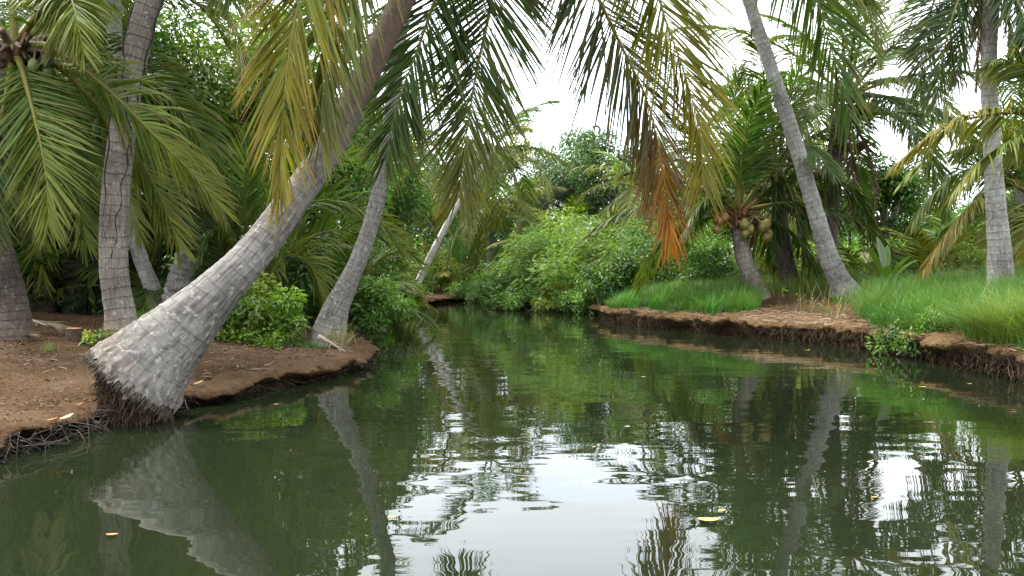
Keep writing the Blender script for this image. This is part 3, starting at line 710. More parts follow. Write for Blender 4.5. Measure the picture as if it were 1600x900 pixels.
# --- young palms without a trunk
def young(px, d, n, ln, seed, label, pal, hi=85, lo=25, bend=(40, 85), nl=50, lmax=.5, w=.03, group=None, fold=False, dz=0.05, droop=.4):
    b = on(px, d)
    t = thing('young_palm', label, 'young palm', b, group)
    crown(t, b + UP * dz, n, ln, seed, lo=lo, hi=hi, bend=bend, pal=pal, nl=nl, lmax=lmax, w=w, fold=fold, segs=3, droop=droop, rr=.010)
    return t
y1 = thing('young_palm', 'large trunkless young palm with arching fronds between the two leaning trunks', 'young palm', on(395, 11.3))
Cy = on(395, 11.3, .15)
for k, (pts, cc, sd_) in enumerate([
        ([(425, 390, 11.1), (480, 320, 10.9), (545, 318, 10.8), (600, 350, 10.8), (628, 395, 10.8)], G_MID, (.2, -.6, .5)),
        ([(430, 330, 11.5), (490, 265, 11.6), (550, 248, 11.7), (600, 275, 11.7)], G_FRESH, (.2, -.6, .5)),
        ([(430, 420, 10.9), (458, 398, 10.7), (488, 420, 10.6), (508, 480, 10.6)], G_LITE, (.5, -.5, .3)),
        ([(440, 400, 11.6), (520, 360, 11.8), (600, 368, 12.0), (655, 410, 12.0)], G_MID, (.2, -.6, .5)),
        ([(385, 350, 11.4), (385, 260, 11.3), (410, 190, 11.2)], G_MID, (1, 0, 0)),
        ([(365, 350, 11.4), (330, 250, 11.3), (285, 200, 11.2)], G_MID, (.6, -.5, .5)),
        ([(355, 380, 11.3), (310, 320, 11.1), (265, 330, 11.0)], G_DARK, (.3, -.7, .5)),
        ([(420, 330, 12.), (470, 210, 12.6), (530, 160, 12.8)], G_MID, (.5, -.5, .5)),
        ([(350, 400, 10.9), (330, 370, 10.6), (310, 400, 10.4)], G_DARK, (.4, -.4, .4))]):
    frond([Cy] + [at(*a) for a in pts], 75, .62, .034, cc, 180 + k, side=sd_, droop=.7, segs=3).build('frond', M_FROND, y1)
young(530, 14.2, 13, 1.8, 190, 'dark young palm thicket right behind the bank-tip palm trunk', (G_DARK, G_MID), nl=45)
young(330, 13.6, 12, 3.4, 191, 'tall dark young palm in the shade below the big leafy tree', (G_DARK, G_MID), nl=45)
young(215, 13.2, 11, 2.6, 192, 'dim young palm behind the vine-wrapped trunk', (G_DARK, G_DARK), nl=40)
young(100, 12.6, 11, 2.2, 193, 'young palm with pale fanned fronds between the left edge palm and the sawn stump', (G_DARK, G_MID), nl=42, lo=10)
young(20, 11.5, 11, 2.4, 194, 'young palm in dark undergrowth at the left picture edge', (G_DARK, G_MID), nl=40)
young(1432, 16.5, 11, 1.5, 195, 'bright young palm behind the broad-leaved seedling on the right bank', (G_LITE, G_FRESH), nl=40, lmax=.4, group='young palms on the right bank')
young(1485, 19, 12, 2.1, 196, 'pale young palm farther back between the seedling and the right edge', (G_LITE, G_FRESH), nl=40, lmax=.5, group='young palms on the right bank')
young(1455, 14.8, 10, 1.25, 202, 'bright yellowish young palm just right of the broad-leaved seedling', (G_LITE, G_YEL), nl=36, lmax=.36, group='young palms on the right bank')
young(1525, 17.5, 11, 1.7, 203, 'light green young palm left of the upright right palm', (G_LITE, G_FRESH), nl=40, lmax=.45, group='young palms on the right bank')
young(1345, 18.5, 10, 1.3, 197, 'small yellowish young palm behind the slanting palm foot', (G_LITE, G_YEL), nl=36, lmax=.4, group='young palms on the right bank')
young(1095, 19.5, 12, 2.2, 198, 'mid green young palm left of the nut palm', (G_MID, G_LITE), nl=40, lmax=.5)
young(880, 27, 13, 2.6, 199, 'light young palm rising out of the feathery shrubs at mid river', (G_LITE, G_FRESH), nl=36, lmax=.6, dz=.9)
young(700, 33, 12, 2.6, 200, 'bright young palm at the far end of the river', (G_LITE, G_YEL), nl=34, lmax=.6)
young(575, 20, 12, 1.7, 201, 'young palm with pale fronds on the left bank before the far leaning trunk', (G_MID, G_LITE), nl=40, lmax=.6)

# broad-leaved seedling (unsplit coconut leaves)
b = on(1383, 13.6)
sdl = thing('coconut_seedling', 'broad-leaved coconut seedling with upright unsplit leaves on the right bank', 'seedling', b)
r = rnd(77)
for k, (az, el, l) in enumerate([(100, 86, .95), (60, 70, .9), (175, 55, .8), (150, 38, .75), (5, 50, .8), (20, 28, .75), (250, 45, .7), (300, 60, .75), (200, 72, .85)]):
    P, _ = spline(arc(b + UP * .04, az, el, l, 22), 12); T, S, Nn = frames(P)
    u = np.linspace(0, 1, 12); wd = .075 * np.interp(u, [0, .25, .35, .6, .85, 1], [.08, .12, .6, 1, .75, .05])
    V = np.stack([P - S * wd[:, None] + Nn * wd[:, None] * .5, P, P + S * wd[:, None] + Nn * wd[:, None] * .5], 1).reshape(-1, 3)
    i = np.arange(11)[:, None] * 3 + np.arange(2)[None]
    cc = np.array((.085, .16, .025)) * r.uniform(.8, 1.3) if k else np.array((.16, .22, .12))
    MB().add(V, np.stack([i, i + 1, i + 4, i + 3], -1).reshape(-1, 4), cc).build('leaf', M_LEAF, sdl)

# ------------------------------------------------------------------ distant palms (two patterns, copied)
def far_palm(seed, h, lean, pal, n=16, ln=3.4, rad=.13, m=M_BARKW):
    t = thing('coconut_palm', 'x', 'palm tree', (0, 0, 0))
    trunk(t, [(0, 0, -.3, rad * 1.6), (lean * .12, 0, h * .12, rad * 1.15), (lean * .5, 0, h * .55, rad), (lean, 0, h, rad * .9)], m, seed, 12, .1, .08)
    crown(t, np.array([lean, 0, h]), n, ln, seed, lo=-45, hi=80, bend=(45, 95), pal=pal, nl=34, lmax=.75, w=.05)
    return t
fpA = far_palm(301, 3.3, .1, (G_MID, G_LITE, G_LITE), 18, 3.0, m=M_BARKB)
M_BARKF = bark_mat('palm_bark_white', (.55, .54, .51), (.36, .35, .33), .4, .12, rings=.3, base_h=.2)
fpB = far_palm(302, 5.2, 3.0, (G_LITE, G_MID, G_YEL), 15, 3.2, .11, M_BARKF)
fpC = far_palm(303, 6.0, .6, (G_DARK, G_MID), 18, 3.6, m=M_BARKD)
farp = [(fpA, 765, 31, 0, 1.0, 'shaggy palm with drooping fronds at the river bend, in the middle of the view'),
        (fpB, 640, 28.5, 0, 1.0, 'far white palm trunk slanting right over the river bend'),
        (fpB, 652, 36, .5, .92, 'thin far palm trunk slanting right, behind the white slanting one'),
        (fpC, 622, 34, 1.2, 1.0, 'upright far palm at the left of the river bend'),
        (fpA, 575, 27, 2.1, 1.0, 'far palm hidden behind the bank-tip palm trunk'),
        (fpC, 690, 44, 3.0, 1.0, 'most distant palm above the river end'),
        (fpA, 1010, 27, 4.0, .95, 'palm with spreading fronds behind the orange dying frond'),
        (fpA, 1250, 27, 2.6, 1.0, 'palm behind the slanting palm, seen through its neighbours'),
        (fpC, 470, 17, 4.4, .85, 'dark palm standing behind the upper part of the big leaning trunk'),
        (fpC, 545, 22, .7, .9, 'palm half hidden behind dark hanging fronds left of the river bend'),
        (fpA, 1590, 21, .4, 1.0, 'far palm behind the upright trunk at the right edge')]
used = set()
for proto, px, d, rz, s, lab in farp:
    l = on(px, d)
    if proto.name not in used:
        used.add(proto.name); proto.location = Vector(l); proto.rotation_euler = (0, 0, rz); proto.scale = (s,) * 3; proto['label'] = lab; proto['group'] = 'palms in the distance'
    else: copy_thing(proto, l, rz, s, lab, 'palms in the distance')

# ------------------------------------------------------------------ broad-leaved trees and shrubs
def leaves(P, D, Nn, ln, wd, C):
    D = nrm(D); B = nrm(np.cross(D, Nn)); Nn = np.cross(B, D); ln = ln[:, None]; wd = wd[:, None]
    z = Nn * wd * .22
    v = [P, P + D * ln * .32 + B * wd * .48 + z, P + D * ln * .7 + B * wd * .36 + z - UP * ln * .04, P + D * ln - UP * ln * .14, P + D * ln * .7 - B * wd * .36 + z - UP * ln * .04, P + D * ln * .32 - B * wd * .48 + z]
    V = np.stack(v, 1).reshape(-1, 3); b = np.arange(len(P))[:, None] * 6
    F = np.vstack([b + np.array([[0, 1, 2, 3]]), b + np.array([[0, 3, 4, 5]])])
    return V, F, np.repeat(C, 6, 0)

def cloud(centers, rads, n, size, cols, seed, flat=.7, asp=.42, up=.85, spray=0):
    """leaves gathered in clumps; cols: list of rgb. spray>0: leaves set in pairs along twigs"""
    r = rnd(seed); k = len(centers)
    wts = rads ** 2 / (rads ** 2).sum(); ci = r.choice(k, n, p=wts)
    dr = nrm(r.normal(size=(n, 3))); rad = rads[ci] * r.random(n) ** .45 * (1 + .25 * fbm(dr * 2 + ci[:, None] * 7.7, 2))
    off = dr * rad[:, None]; off[:, 2] *= flat
    P = centers[ci] + off
    cc = np.array(cols)[r.integers(len(cols), size=k)][ci] * (1 + r.normal(0, .16, n))[:, None] * np.exp(r.normal(0, .2, k))[ci][:, None] * np.array([1, 1, 1]) ** 1
    D = nrm(dr * np.array([1, 1, .5]) + r.normal(0, .45, (n, 3)) - UP * .15)
    Nn = nrm(UP * up + dr * .5 + r.normal(0, .4, (n, 3)))
    if spray:
        t = np.linspace(.15, 1, spray)
        tw = size * r.uniform(3, 5.5, n)
        B = nrm(np.cross(D, Nn))
        P2 = (P[:, None, None] + D[:, None, None] * (tw[:, None] * t[None])[:, None, :, None] - UP * (tw[:, None] * t[None] ** 2 * .25)[:, None, :, None]).repeat(2, 1)
        D2 = D[:, None, None] * .45 + np.array([1, -1.])[None, :, None, None] * B[:, None, None] + 0 * P2
        N2 = Nn[:, None, None] + r.normal(0, .25, P2.shape)
        P, D, Nn = P2.reshape(-1, 3), D2.reshape(-1, 3), N2.reshape(-1, 3); cc = np.repeat(cc, 2 * spray, 0); n = len(P)
    sz = size * np.exp(r.normal(0, .22, n))
    return leaves(P, D, Nn, sz, sz * asp * np.exp(r.normal(0, .1, n)), cc)

def clumps(c, rx, rz, k, seed, cr=(.25, .42), low=-.6):
    r = rnd(seed); d = nrm(r.normal(size=(k * 3, 3))); d = d[d[:, 2] > low][:k]
    q = c + d * np.array([rx, rx, rz]) * (r.uniform(.45, .95, len(d)) * (1 + .2 * r.normal(size=len(d))))[:, None]
    return q, rx * r.uniform(*cr, len(d))

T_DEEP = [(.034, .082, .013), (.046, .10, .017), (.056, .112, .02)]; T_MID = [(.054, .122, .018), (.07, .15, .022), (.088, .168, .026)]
T_LITE = [(.09, .18, .022), (.115, .205, .028), (.145, .215, .032)]; T_YEL = [(.155, .215, .03), (.19, .225, .035), (.12, .185, .026)]; T_GREY = [(.065, .11, .05), (.08, .13, .06), (.055, .095, .042)]

def tree(label, base, H, rx, rz, n, size, cols, seed, k=26, bark=(.13, .11, .09), asp=.42, group=None, spray=0, name='leafy_tree', tr=.16):
    t = thing(name, label, 'tree', base, group); r = rnd(seed)
    c = np.array(base) + UP * (H - rz * .9)
    q, cr = clumps(c, rx, rz, k, seed, low=-.75)
    mb = MB(); fork = np.array(base) + UP * (H - rz) * .75
    P, _ = spline([np.array(base) - UP * .3, np.array(base) * .5 + fork * .5 + np.array([r.normal(0, .12), r.normal(0, .1), 0]), fork, c], 24)
    V, F = tube(P, tr * np.linspace(1.25, .4, 24), 9); mb.add(V, F, bark)
    for i in range(len(q)):
        s = P[r.integers(11, 23)]
        mid = s * .5 + q[i] * .5 + r.normal(0, .12, 3) * rx * .4 + UP * .1
        Pb, _ = spline([s, mid, q[i]], 9); V, F = tube(Pb, tr * np.linspace(.34, .07, 9), 5); mb.add(V, F, bark)
        for j in range(3):
            e = q[i] + nrm(r.normal(size=3)) * cr[i] * .85
            V, F = tube([q[i] * .6 + mid * .4, q[i] * .55 + e * .45, e], tr * np.array([.1, .07, .03]), 4); mb.add(V, F, bark)
    mb.build('trunk', M_WOOD, t)
    MB().add(*cloud(q, cr, n, size, cols, seed + 1, asp=asp, spray=spray)).build('crown', M_LEAF, t)
    return t

def bush(label, base, rx, rz, n, size, cols, seed, k=14, asp=.45, group=None, spray=0, name='shrub', flat=.8, cat='shrub'):
    t = thing(name, label, cat, base, group); r = rnd(seed)
    c = np.array(base) + UP * rz * .75
    q, cr = clumps(c, rx, rz, k, seed, (.28, .48), -.75)
    q[:, 2] = np.maximum(q[:, 2], base[2] + cr * .35)
    mb = MB()
    for i in range(len(q)):
        b = np.array(base) + np.array([r.normal(0, .18 * rx), r.normal(0, .18 * rx), -.05])
        Pb, _ = spline([b, b * .45 + q[i] * .55 + r.normal(0, .05, 3) + UP * .05, q[i] + UP * cr[i] * .4], 8)
        V, F = tube(Pb, .02 * np.linspace(1, .25, 8), 4); mb.add(V, F, (.09, .075, .045))
    mb.build('stem', M_WOOD, t)
    MB().add(*cloud(q, cr, n, size, cols, seed + 1, flat=flat, asp=asp, spray=spray)).build('foliage', M_LEAF, t)
    return t

tree('big leafy green tree between the vine-wrapped trunk and the hanging yellow fronds', on(304, 15), 5.75, 2.25, 2.7, 40000, .10, T_MID + T_LITE, 401, 54)
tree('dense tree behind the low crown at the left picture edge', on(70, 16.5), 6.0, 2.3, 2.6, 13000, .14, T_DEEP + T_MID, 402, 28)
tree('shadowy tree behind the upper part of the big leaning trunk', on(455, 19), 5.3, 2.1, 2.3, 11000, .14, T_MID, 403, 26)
tree('added leafy tree whose crown shades the ground behind the low crown of nuts', on(120, 12.4), 5.0, 2.0, 1.5, 11000, .12, T_DEEP, 416, 24)  # added tree: its dense crown blocks sky to deepen the gloom at left
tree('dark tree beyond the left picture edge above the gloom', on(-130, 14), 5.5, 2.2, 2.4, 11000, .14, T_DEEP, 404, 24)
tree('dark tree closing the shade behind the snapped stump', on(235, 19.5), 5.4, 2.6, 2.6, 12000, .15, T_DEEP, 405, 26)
tree('leafy tree between the hanging dark fronds and the far palms', on(560, 25), 5.6, 2.4, 2.2, 11000, .15, T_MID, 406, 26)
tree('round grey-green tree rising highest beyond the river bend', on(893, 48), 8.2, 3.1, 3.3, 15000, .19, T_GREY, 407, 34, tr=.25)
tree('darker tree right of the round grey-green tree, behind the orange frond', on(965, 44), 7.6, 2.6, 3.0, 12000, .19, T_DEEP, 408, 28, tr=.25)
tree('small bluish tree left of the round grey-green tree', on(815, 56), 7.6, 2.0, 2.9, 8000, .2, T_GREY, 409, 22, tr=.2)
tree('dark leafy tree between the slanting palm and the upright right palm', on(1385, 26), 3.9, 1.6, 1.9, 11000, .14, T_DEEP + T_MID, 410, 26)
tree('broad tree behind the crowns of the right bank palms', on(1215, 31), 4.6, 2.7, 2.0, 13000, .16, T_DEEP, 411, 28)
tree('leafy tree over the shrubs left of the nut palm', on(1080, 33), 5.6, 2.7, 2.9, 12000, .17, T_MID, 412, 28)
tree('tree showing low behind the upright palm at the right edge', on(1600, 27), 3.4, 2.2, 1.5, 10000, .16, T_MID, 413, 24)
tree('pale yellowish tree above the palm at the river bend', on(770, 40), 7.6, 1.9, 2.2, 6000, .16, [(.17, .18, .045), (.2, .19, .05), (.12, .16, .04)], 414, 22)
tree('tree filling the gap behind the far slanting trunks', on(700, 52), 5.6, 2.6, 2.4, 9000, .19, T_MID, 417, 24)
tree('tree at the far left of the river bend behind the upright far palm', on(640, 46), 7.0, 2.8, 2.6, 9000, .19, T_MID, 415, 24)

# shrubs: (label, px, distance, rx, rz, n, leaf, colours, seed, spray)
def brink(px, sd=.1):
    ds = np.arange(6, 33, .05); s_ = sdist((px - 800) / 1250 * ds, ds)
    ok = np.where((s_[1:] > sd) & (s_[:-1] <= sd))[0]
    return float(ds[ok[0] + 1]) if len(ok) else 24.
SH_ = [
    ('leafy shrub overhanging the water at the left end of the right bank grass', 925, brink(925, .06), .5, .4, 2600, .07, T_MID, 537, 0),
    ('low shrub hanging over the waterline below the far palm with drooping fronds', 765, brink(765, .05), .7, .4, 2600, .08, T_DEEP + T_MID, 538, 0),
    ('weedy shrub hanging over the left waterline beyond the bank-tip palm', 575, brink(575, .2), .5, .3, 2200, .07, T_LITE + T_MID, 539, 0),
    ('bright green leafy bush in front of the young palm, right of the big leaning trunk', 410, 9.9, .55, .42, 4600, .075, T_LITE, 501, 0),
    ('smaller bright bush at the left foot of that leafy bush, beside the leaning trunk', 350, 9.6, .32, .26, 1800, .065, T_LITE + T_YEL, 502, 0),
    ('dark bush with glossy leaves behind the bank-tip palm foot', 585, 12.3, .6, .5, 3600, .085, T_DEEP + T_MID, 503, 0),
    ('yellow-green weedy bush on the left bank edge before the far white palm', 585, 17.5, .7, .5, 3600, .07, T_YEL + T_LITE, 504, 5),
    ('low bush over the left water edge by the foot of the far white palm', 640, 27.5, .5, .28, 1800, .08, T_LITE, 505, 0),
    ('shadowy shrub behind the bright bushes under the young palm', 455, 12.6, .9, .75, 4000, .09, T_DEEP, 506, 0),
    ('small yellow-green weed between the sawn stump and the vine-wrapped trunk', 166, 8.3, .14, .11, 300, .055, T_YEL, 507, 0),
    ('tiny green weed just right of the sawn stump', 137, 8.35, .06, .07, 90, .05, T_LITE, 508, 0),
    ('tall weed beside the foot of the bank-tip palm', 465, 9.5, .12, .2, 260, .05, T_LITE, 509, 0),
    ('feathery dark shrub hanging over the water at the river bend', 795, brink(795, .05), .95, .85, 3000, .038, T_MID, 510, 7),
    ('large light feathery shrub in the middle of the far right bank', 865, 23.4, 1.4, 1.15, 4800, .036, T_LITE, 511, 7),
    ('feathery shrub left of the orange dying frond, tallest of the clump', 945, 22.8, 1.4, 1.55, 4800, .036, T_LITE, 512, 7),
    ('feathery shrub behind the orange dying frond tip', 1010, 22.3, 1.2, 1.3, 3600, .036, T_MID, 513, 7),
    ('dark glossy shrub at the left end of the right bank grass', 962, 19.1, .95, .72, 6000, .085, T_DEEP + T_MID, 514, 0),
    ('brownish ferny shrub between the two feathery shrubs at the water', 862, brink(862, .12), .5, .45, 1300, .038, T_YEL + T_MID, 515, 7),
    ('bright shrub behind the grass under the orange frond', 1050, 19.5, .9, .7, 4200, .08, T_MID + T_LITE, 516, 0),
    ('leafy shrub left of the nut palm trunk', 1115, 17.8, .75, .55, 4200, .075, T_MID, 517, 0),
    ('yellow-green shrub right behind the nut palm trunk', 1200, 18.6, .7, .6, 3800, .075, T_YEL + T_LITE, 518, 0),
    ('light shrub between the dark palm and the slanting palm', 1262, 20, .8, .7, 3800, .08, T_LITE, 519, 0),
    ('small dark bush beside the broad-leaved seedling', 1412, 13.4, .22, .16, 800, .055, T_DEEP, 520, 0),
    ('green scrub under the dark leafy tree on the right', 1385, 20.5, 1.2, .75, 4600, .085, T_LITE, 521, 0),
    ('yellowish scrub before the upright right palm', 1510, 15.5, 1.1, .55, 4600, .065, T_YEL, 522, 0),
    ('scrub behind the foot of the upright right palm', 1590, 14.5, .9, .6, 3600, .07, T_LITE, 523, 0),
    ('trailing green creeper bush hanging down the right bank into the water', 1425, 9.7, .42, .28, 2400, .05, T_MID + T_LITE, 524, 0),
    ('scrub behind the bright young palm on the right', 1460, 24, 1.4, .8, 4200, .09, T_MID, 525, 0),
    ('low yellow bush at the far end of the river', 720, 32, 1.2, .7, 3200, .1, T_YEL, 526, 0),
    ('green bush left of the far river end', 665, 32.5, 1.4, .9, 3400, .1, T_LITE, 527, 0),
    ('shrub left of the feathery shrubs under the river bend palm', 745, 33, 1.3, 1.1, 3200, .1, T_MID, 528, 0),
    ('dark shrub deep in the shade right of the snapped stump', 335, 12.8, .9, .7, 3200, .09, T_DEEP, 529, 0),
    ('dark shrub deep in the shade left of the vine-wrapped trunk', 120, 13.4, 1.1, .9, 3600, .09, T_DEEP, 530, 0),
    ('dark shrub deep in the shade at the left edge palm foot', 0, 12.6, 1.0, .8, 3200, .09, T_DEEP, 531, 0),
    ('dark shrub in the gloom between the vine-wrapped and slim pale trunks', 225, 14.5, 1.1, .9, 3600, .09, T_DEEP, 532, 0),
    ('tall green shrub behind the second leaning trunk', 530, 16.5, 1.2, 1.3, 4600, .1, T_MID, 533, 0),
    ('small leafy shrub spilling over the far waterline left of the feathery dark shrub', 730, brink(730, .05), .8, .4, 2400, .08, T_LITE + T_MID, 541, 0),
    ('leafy fringe shrub leaning over the water below the feathery shrubs', 895, brink(895, .03), .6, .35, 2600, .07, T_MID, 535, 0),
    ('low dark shrub over the waterline at the right end of the river bend', 830, brink(830, .03), .6, .35, 2600, .07, T_DEEP + T_MID, 536, 0),
    ('mid green shrub on the left bank beyond the bank-tip palm', 575, 21.5, .9, .8, 3600, .09, T_MID, 534, 0),
]
for lab, px, d, rx, rz, n, sz, cc, seed, sp in SH_:
    b = on(px, d)
    if seed in (510, 515, 535, 536, 537, 538, 539): b = b - UP * .24
    if seed == 524: b = b + np.array([0, 0, -.2])
    bush(lab, b, rx, rz, n, sz, cc, seed, spray=sp + 2 if sp else 0, asp=.3 if sp else .45, group='feathery shrubs by the river bend' if sp == 7 else None, k=20 if rx > .8 else 14)

# far wood closing the view, and low cover under the trees
r = rnd(600); q = []; cr = []
for i in range(260):
    a = r.uniform(R(50), R(130)); d = r.uniform(62, 80); x, y = math.cos(a) * d, math.sin(a) * d
    h = r.uniform(.5, 6.6) * (1 - .25 * abs(x) / 60)
    q.append((x, y, .6 + h)); cr.append(r.uniform(1.3, 2.3))
for sgn in (-1, 1):
    for i in range(150):
        y = r.uniform(16, 60); x = sgn * r.uniform(.55 * y + 6, .75 * y + 12)
        q.append((x, y, .6 + r.uniform(.2, 5.0 if sgn < 0 else 2.6))); cr.append(r.uniform(1.0, 1.9))
for i in range(170):
    y = r.uniform(37, 60); x = r.uniform(-.62 * y, .62 * y); s_ = sdist(x, y)[0]
    if s_ < 2: continue
    q.append((x, y, .5 + r.uniform(.1, 2.6))); cr.append(r.uniform(1.2, 2.0))
tag(MB().add(*cloud(np.array(q), np.array(cr), 130000, .36, T_DEEP + T_MID, 601)).build('far_wood', M_LEAF), 'dense dark green wood closing the view beyond the river', 'wood', kind='stuff')

def cover(n, region, size, cols, seed, name, label, h=.35, mask=.0, sd_min=.8):
    r = rnd(seed); x = r.uniform(region[0], region[1], n * 2); y = r.uniform(region[2], region[3], n * 2)
    s = sdist(x, y); ms = fbm(np.stack([x * .7, y * .7, 0 * x + seed], 1), 3)
    k = (s > sd_min) & (ms > mask); x, y, s, ms = x[k][:n], y[k][:n], s[k][:n], ms[k][:n]; n = len(x)
    z = ztop(x, y, s) + r.random(n) ** 1.3 * h * (.6 + np.clip(ms, 0, 1))
    D = nrm(np.stack([r.normal(size=n), r.normal(size=n), r.normal(.3, .4, n)], 1)); Nn = nrm(UP + r.normal(0, .4, (n, 3)))
    sz = size * np.exp(r.normal(0, .25, n)); cc = np.array(cols)[r.integers(len(cols), size=n)] * (1 + r.normal(0, .18, n))[:, None]
    tag(MB().add(*leaves(np.stack([x, y, z], 1), D, Nn, sz, sz * .42, cc)).build(name, M_LEAF), label, 'undergrowth', kind='stuff')
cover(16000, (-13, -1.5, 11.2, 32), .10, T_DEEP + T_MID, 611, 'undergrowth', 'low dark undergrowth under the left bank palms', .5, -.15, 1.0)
cover(26000, (-.5, 16, 15.5, 36), .085, T_LITE + T_MID + T_YEL, 612, 'undergrowth', 'bright low weeds covering the ground behind the right bank palms', .5, -.35, 1.6)
cover(3200, (1.9, 9.5, 7.5, 19), .05, T_LITE + T_MID, 614, 'bank_weeds', 'small broad-leaved weeds growing through the right bank grass', .3, .05, .5)
cover(2600, (-3.9, -2.2, 8.9, 11.6), .06, T_LITE + T_MID, 613, 'undergrowth', 'patchy green weeds behind the left bank tip', .18, .1, .9)

# ------------------------------------------------------------------ grass
def blades(x, y, z, h, lean, w, cols, seed, spread=1.0, tipc=None):
    r = rnd(seed); n = len(x); a = r.uniform(0, 2 * np.pi, n)
    o = np.stack([np.cos(a), np.sin(a), 0 * a], 1); lean = lean * r.uniform(.3, 1.5, n)
    b = np.stack([-o[:, 1], o[:, 0], 0 * a], 1) * np.cos(r.uniform(-1, 1, n))[:, None]
    P0 = np.stack([x, y, z], 1); V = []; C = []
    cc = np.array(cols)[r.integers(len(cols), size=n)] * (1 + r.normal(0, .15, n))[:, None]
    tc = np.array(tipc) if tipc is not None else np.array(cols[0]) * 1.3
    for k, (t, wk) in enumerate(((0, .8), (.35, 1), (.7, .65), (1, .05))):
        p = P0 + UP * (h * (t - .28 * lean * t ** 2.5))[:, None] + o * (h * lean * t ** 1.9)[:, None]
        V += [p - b * (w * wk)[:, None], p + b * (w * wk)[:, None]]; c = cc * (1 - .4 * t) + tc * .4 * t; C += [c, c]
    V = np.stack(V, 1).reshape(-1, 3); C = np.stack(C, 1).reshape(-1, 3)
    i = np.arange(n)[:, None] * 8 + np.array([0, 2, 4])[None]
    return V, np.stack([i, i + 1, i + 3, i + 2], -1).reshape(-1, 4), C
GR = [(.105, .15, .04), (.075, .18, .026), (.052, .165, .02), (.048, .15, .018), (.058, .175, .022), (.045, .145, .018), (.05, .16, .02), (.05, .15, .02)]
r = rnd(700); mb = MB()
def tufts(cx, cy, nb, rad, h, cols, seed, lean=.45, w=.004, edge=False):
    r = rnd(seed); n = len(cx) * nb; rr_ = np.repeat(rad * np.ones(len(cx)), nb)
    x = np.repeat(cx, nb) + r.normal(0, 1, n) * rr_; y = np.repeat(cy, nb) + r.normal(0, 1, n) * rr_
    hh = np.repeat(h * np.ones(len(cx)) * r.uniform(.6, 1.3, len(cx)), nb) * r.uniform(.6, 1.15, n)
    s = sdist(x, y); k = s > .04
    if edge: hh = hh * (.6 + .4 * sstep(.1, .8, s))
    return blades(x[k], y[k], ztop(x[k], y[k], s[k]) - .02, hh[k], lean, np.full(k.sum(), w) * r.uniform(.7, 1.3, k.sum()), cols, seed + 1)
def in_zone(n, fn, box, seed):
    r = rnd(seed); x = r.uniform(box[0], box[1], n); y = r.uniform(box[2], box[3], n); s = sdist(x, y); k = fn(x, y, s); return x[k], y[k]
# long bank grass left of the nut palm
x, y = in_zone(2600, lambda x, y, s: (s > .2 + .38 * fbm(np.stack([x * 2.5, y * 2.5, 0 * x + 9], 1), 2)) & (s < 2.6) & (x < 5.0 - .0 * y) & (x / y * 1250 + 800 < 1178) & (fbm(np.stack([x * 2, y * 2, 0 * x], 1), 2) > -.55), (1.9, 5.6, 13.6, 20), 701)
mb.add(*tufts(x, y, 44, .07, .42, GR, 702, .8, .0036, True))
x, y = in_zone(120, lambda x, y, s: (s > .55) & (s < 1.5), (5.2, 5.75, 14.3, 15.4), 703); mb.add(*tufts(x, y, 24, .06, .36, GR, 704, .5, .005))
x, y = in_zone(260, lambda x, y, s: (s > .8) & (s < 1.9), (5.5, 6.35, 13.2, 14.6), 705); mb.add(*tufts(x, y, 18, .06, .24, GR, 706, .5, .005))
# right side, before the upright palm
x, y = in_zone(2600, lambda x, y, s: (s > .32 + .5 * fbm(np.stack([x * 2, y * 2, 0 * x + 5], 1), 2)) & (s < 4.2) & (x / y * 1250 + 800 > 1350 - 0 * y) & (fbm(np.stack([x * 1.6, y * 1.6, 0 * x + 3], 1), 2) > -.5), (4.9, 9.5, 7.5, 13.2), 707)
mb.add(*tufts(x, y, 46, .08, .46, GR, 708, .8, .0032, True))
# taller rank clumps, some spilling over the lip, with a few straw-coloured stalks
x, y = in_zone(420, lambda x, y, s: (s > .06) & (s < 2.2) & (x / y * 1250 + 800 > 1360), (4.7, 8.6, 7.5, 12.5), 720)
mb.add(*tufts(x, y, 60, .05, .5, GR[1:], 721, 1.25, .0036))
x, y = in_zone(120, lambda x, y, s: (s > .04) & (s < .8) & (x / y * 1250 + 800 < 1178), (1.9, 5.0, 13.6, 19), 722)
mb.add(*tufts(x, y, 60, .05, .5, GR[2:], 723, 1.1, .004))
x, y = in_zone(700, lambda x, y, s: (s > .3) & (s < 3.5), (4.5, 8.6, 7.5, 13), 724)
mb.add(*tufts(x, y, 3, .05, .52, [(.24, .2, .09), (.18, .18, .06)], 725, .7, .0026))
tag(mb.build('bank_grass', M_GRASS), 'long soft bright green grass along the right river bank', 'grass', kind='stuff')
mb = MB()
x, y = in_zone(5000, lambda x, y, s: (s > 2.2) & (x / y * 1250 + 800 > 1090), (3.5, 16, 14.5, 27), 709)
mb.add(*tufts(x, y, 12, .12, .4, [(.10, .16, .03), (.07, .14, .025), (.16, .17, .05)], 710, .6, .007))
tag(mb.build('meadow_grass', M_GRASS), 'rough yellow-green meadow grass behind the right bank palms', 'grass', kind='stuff')
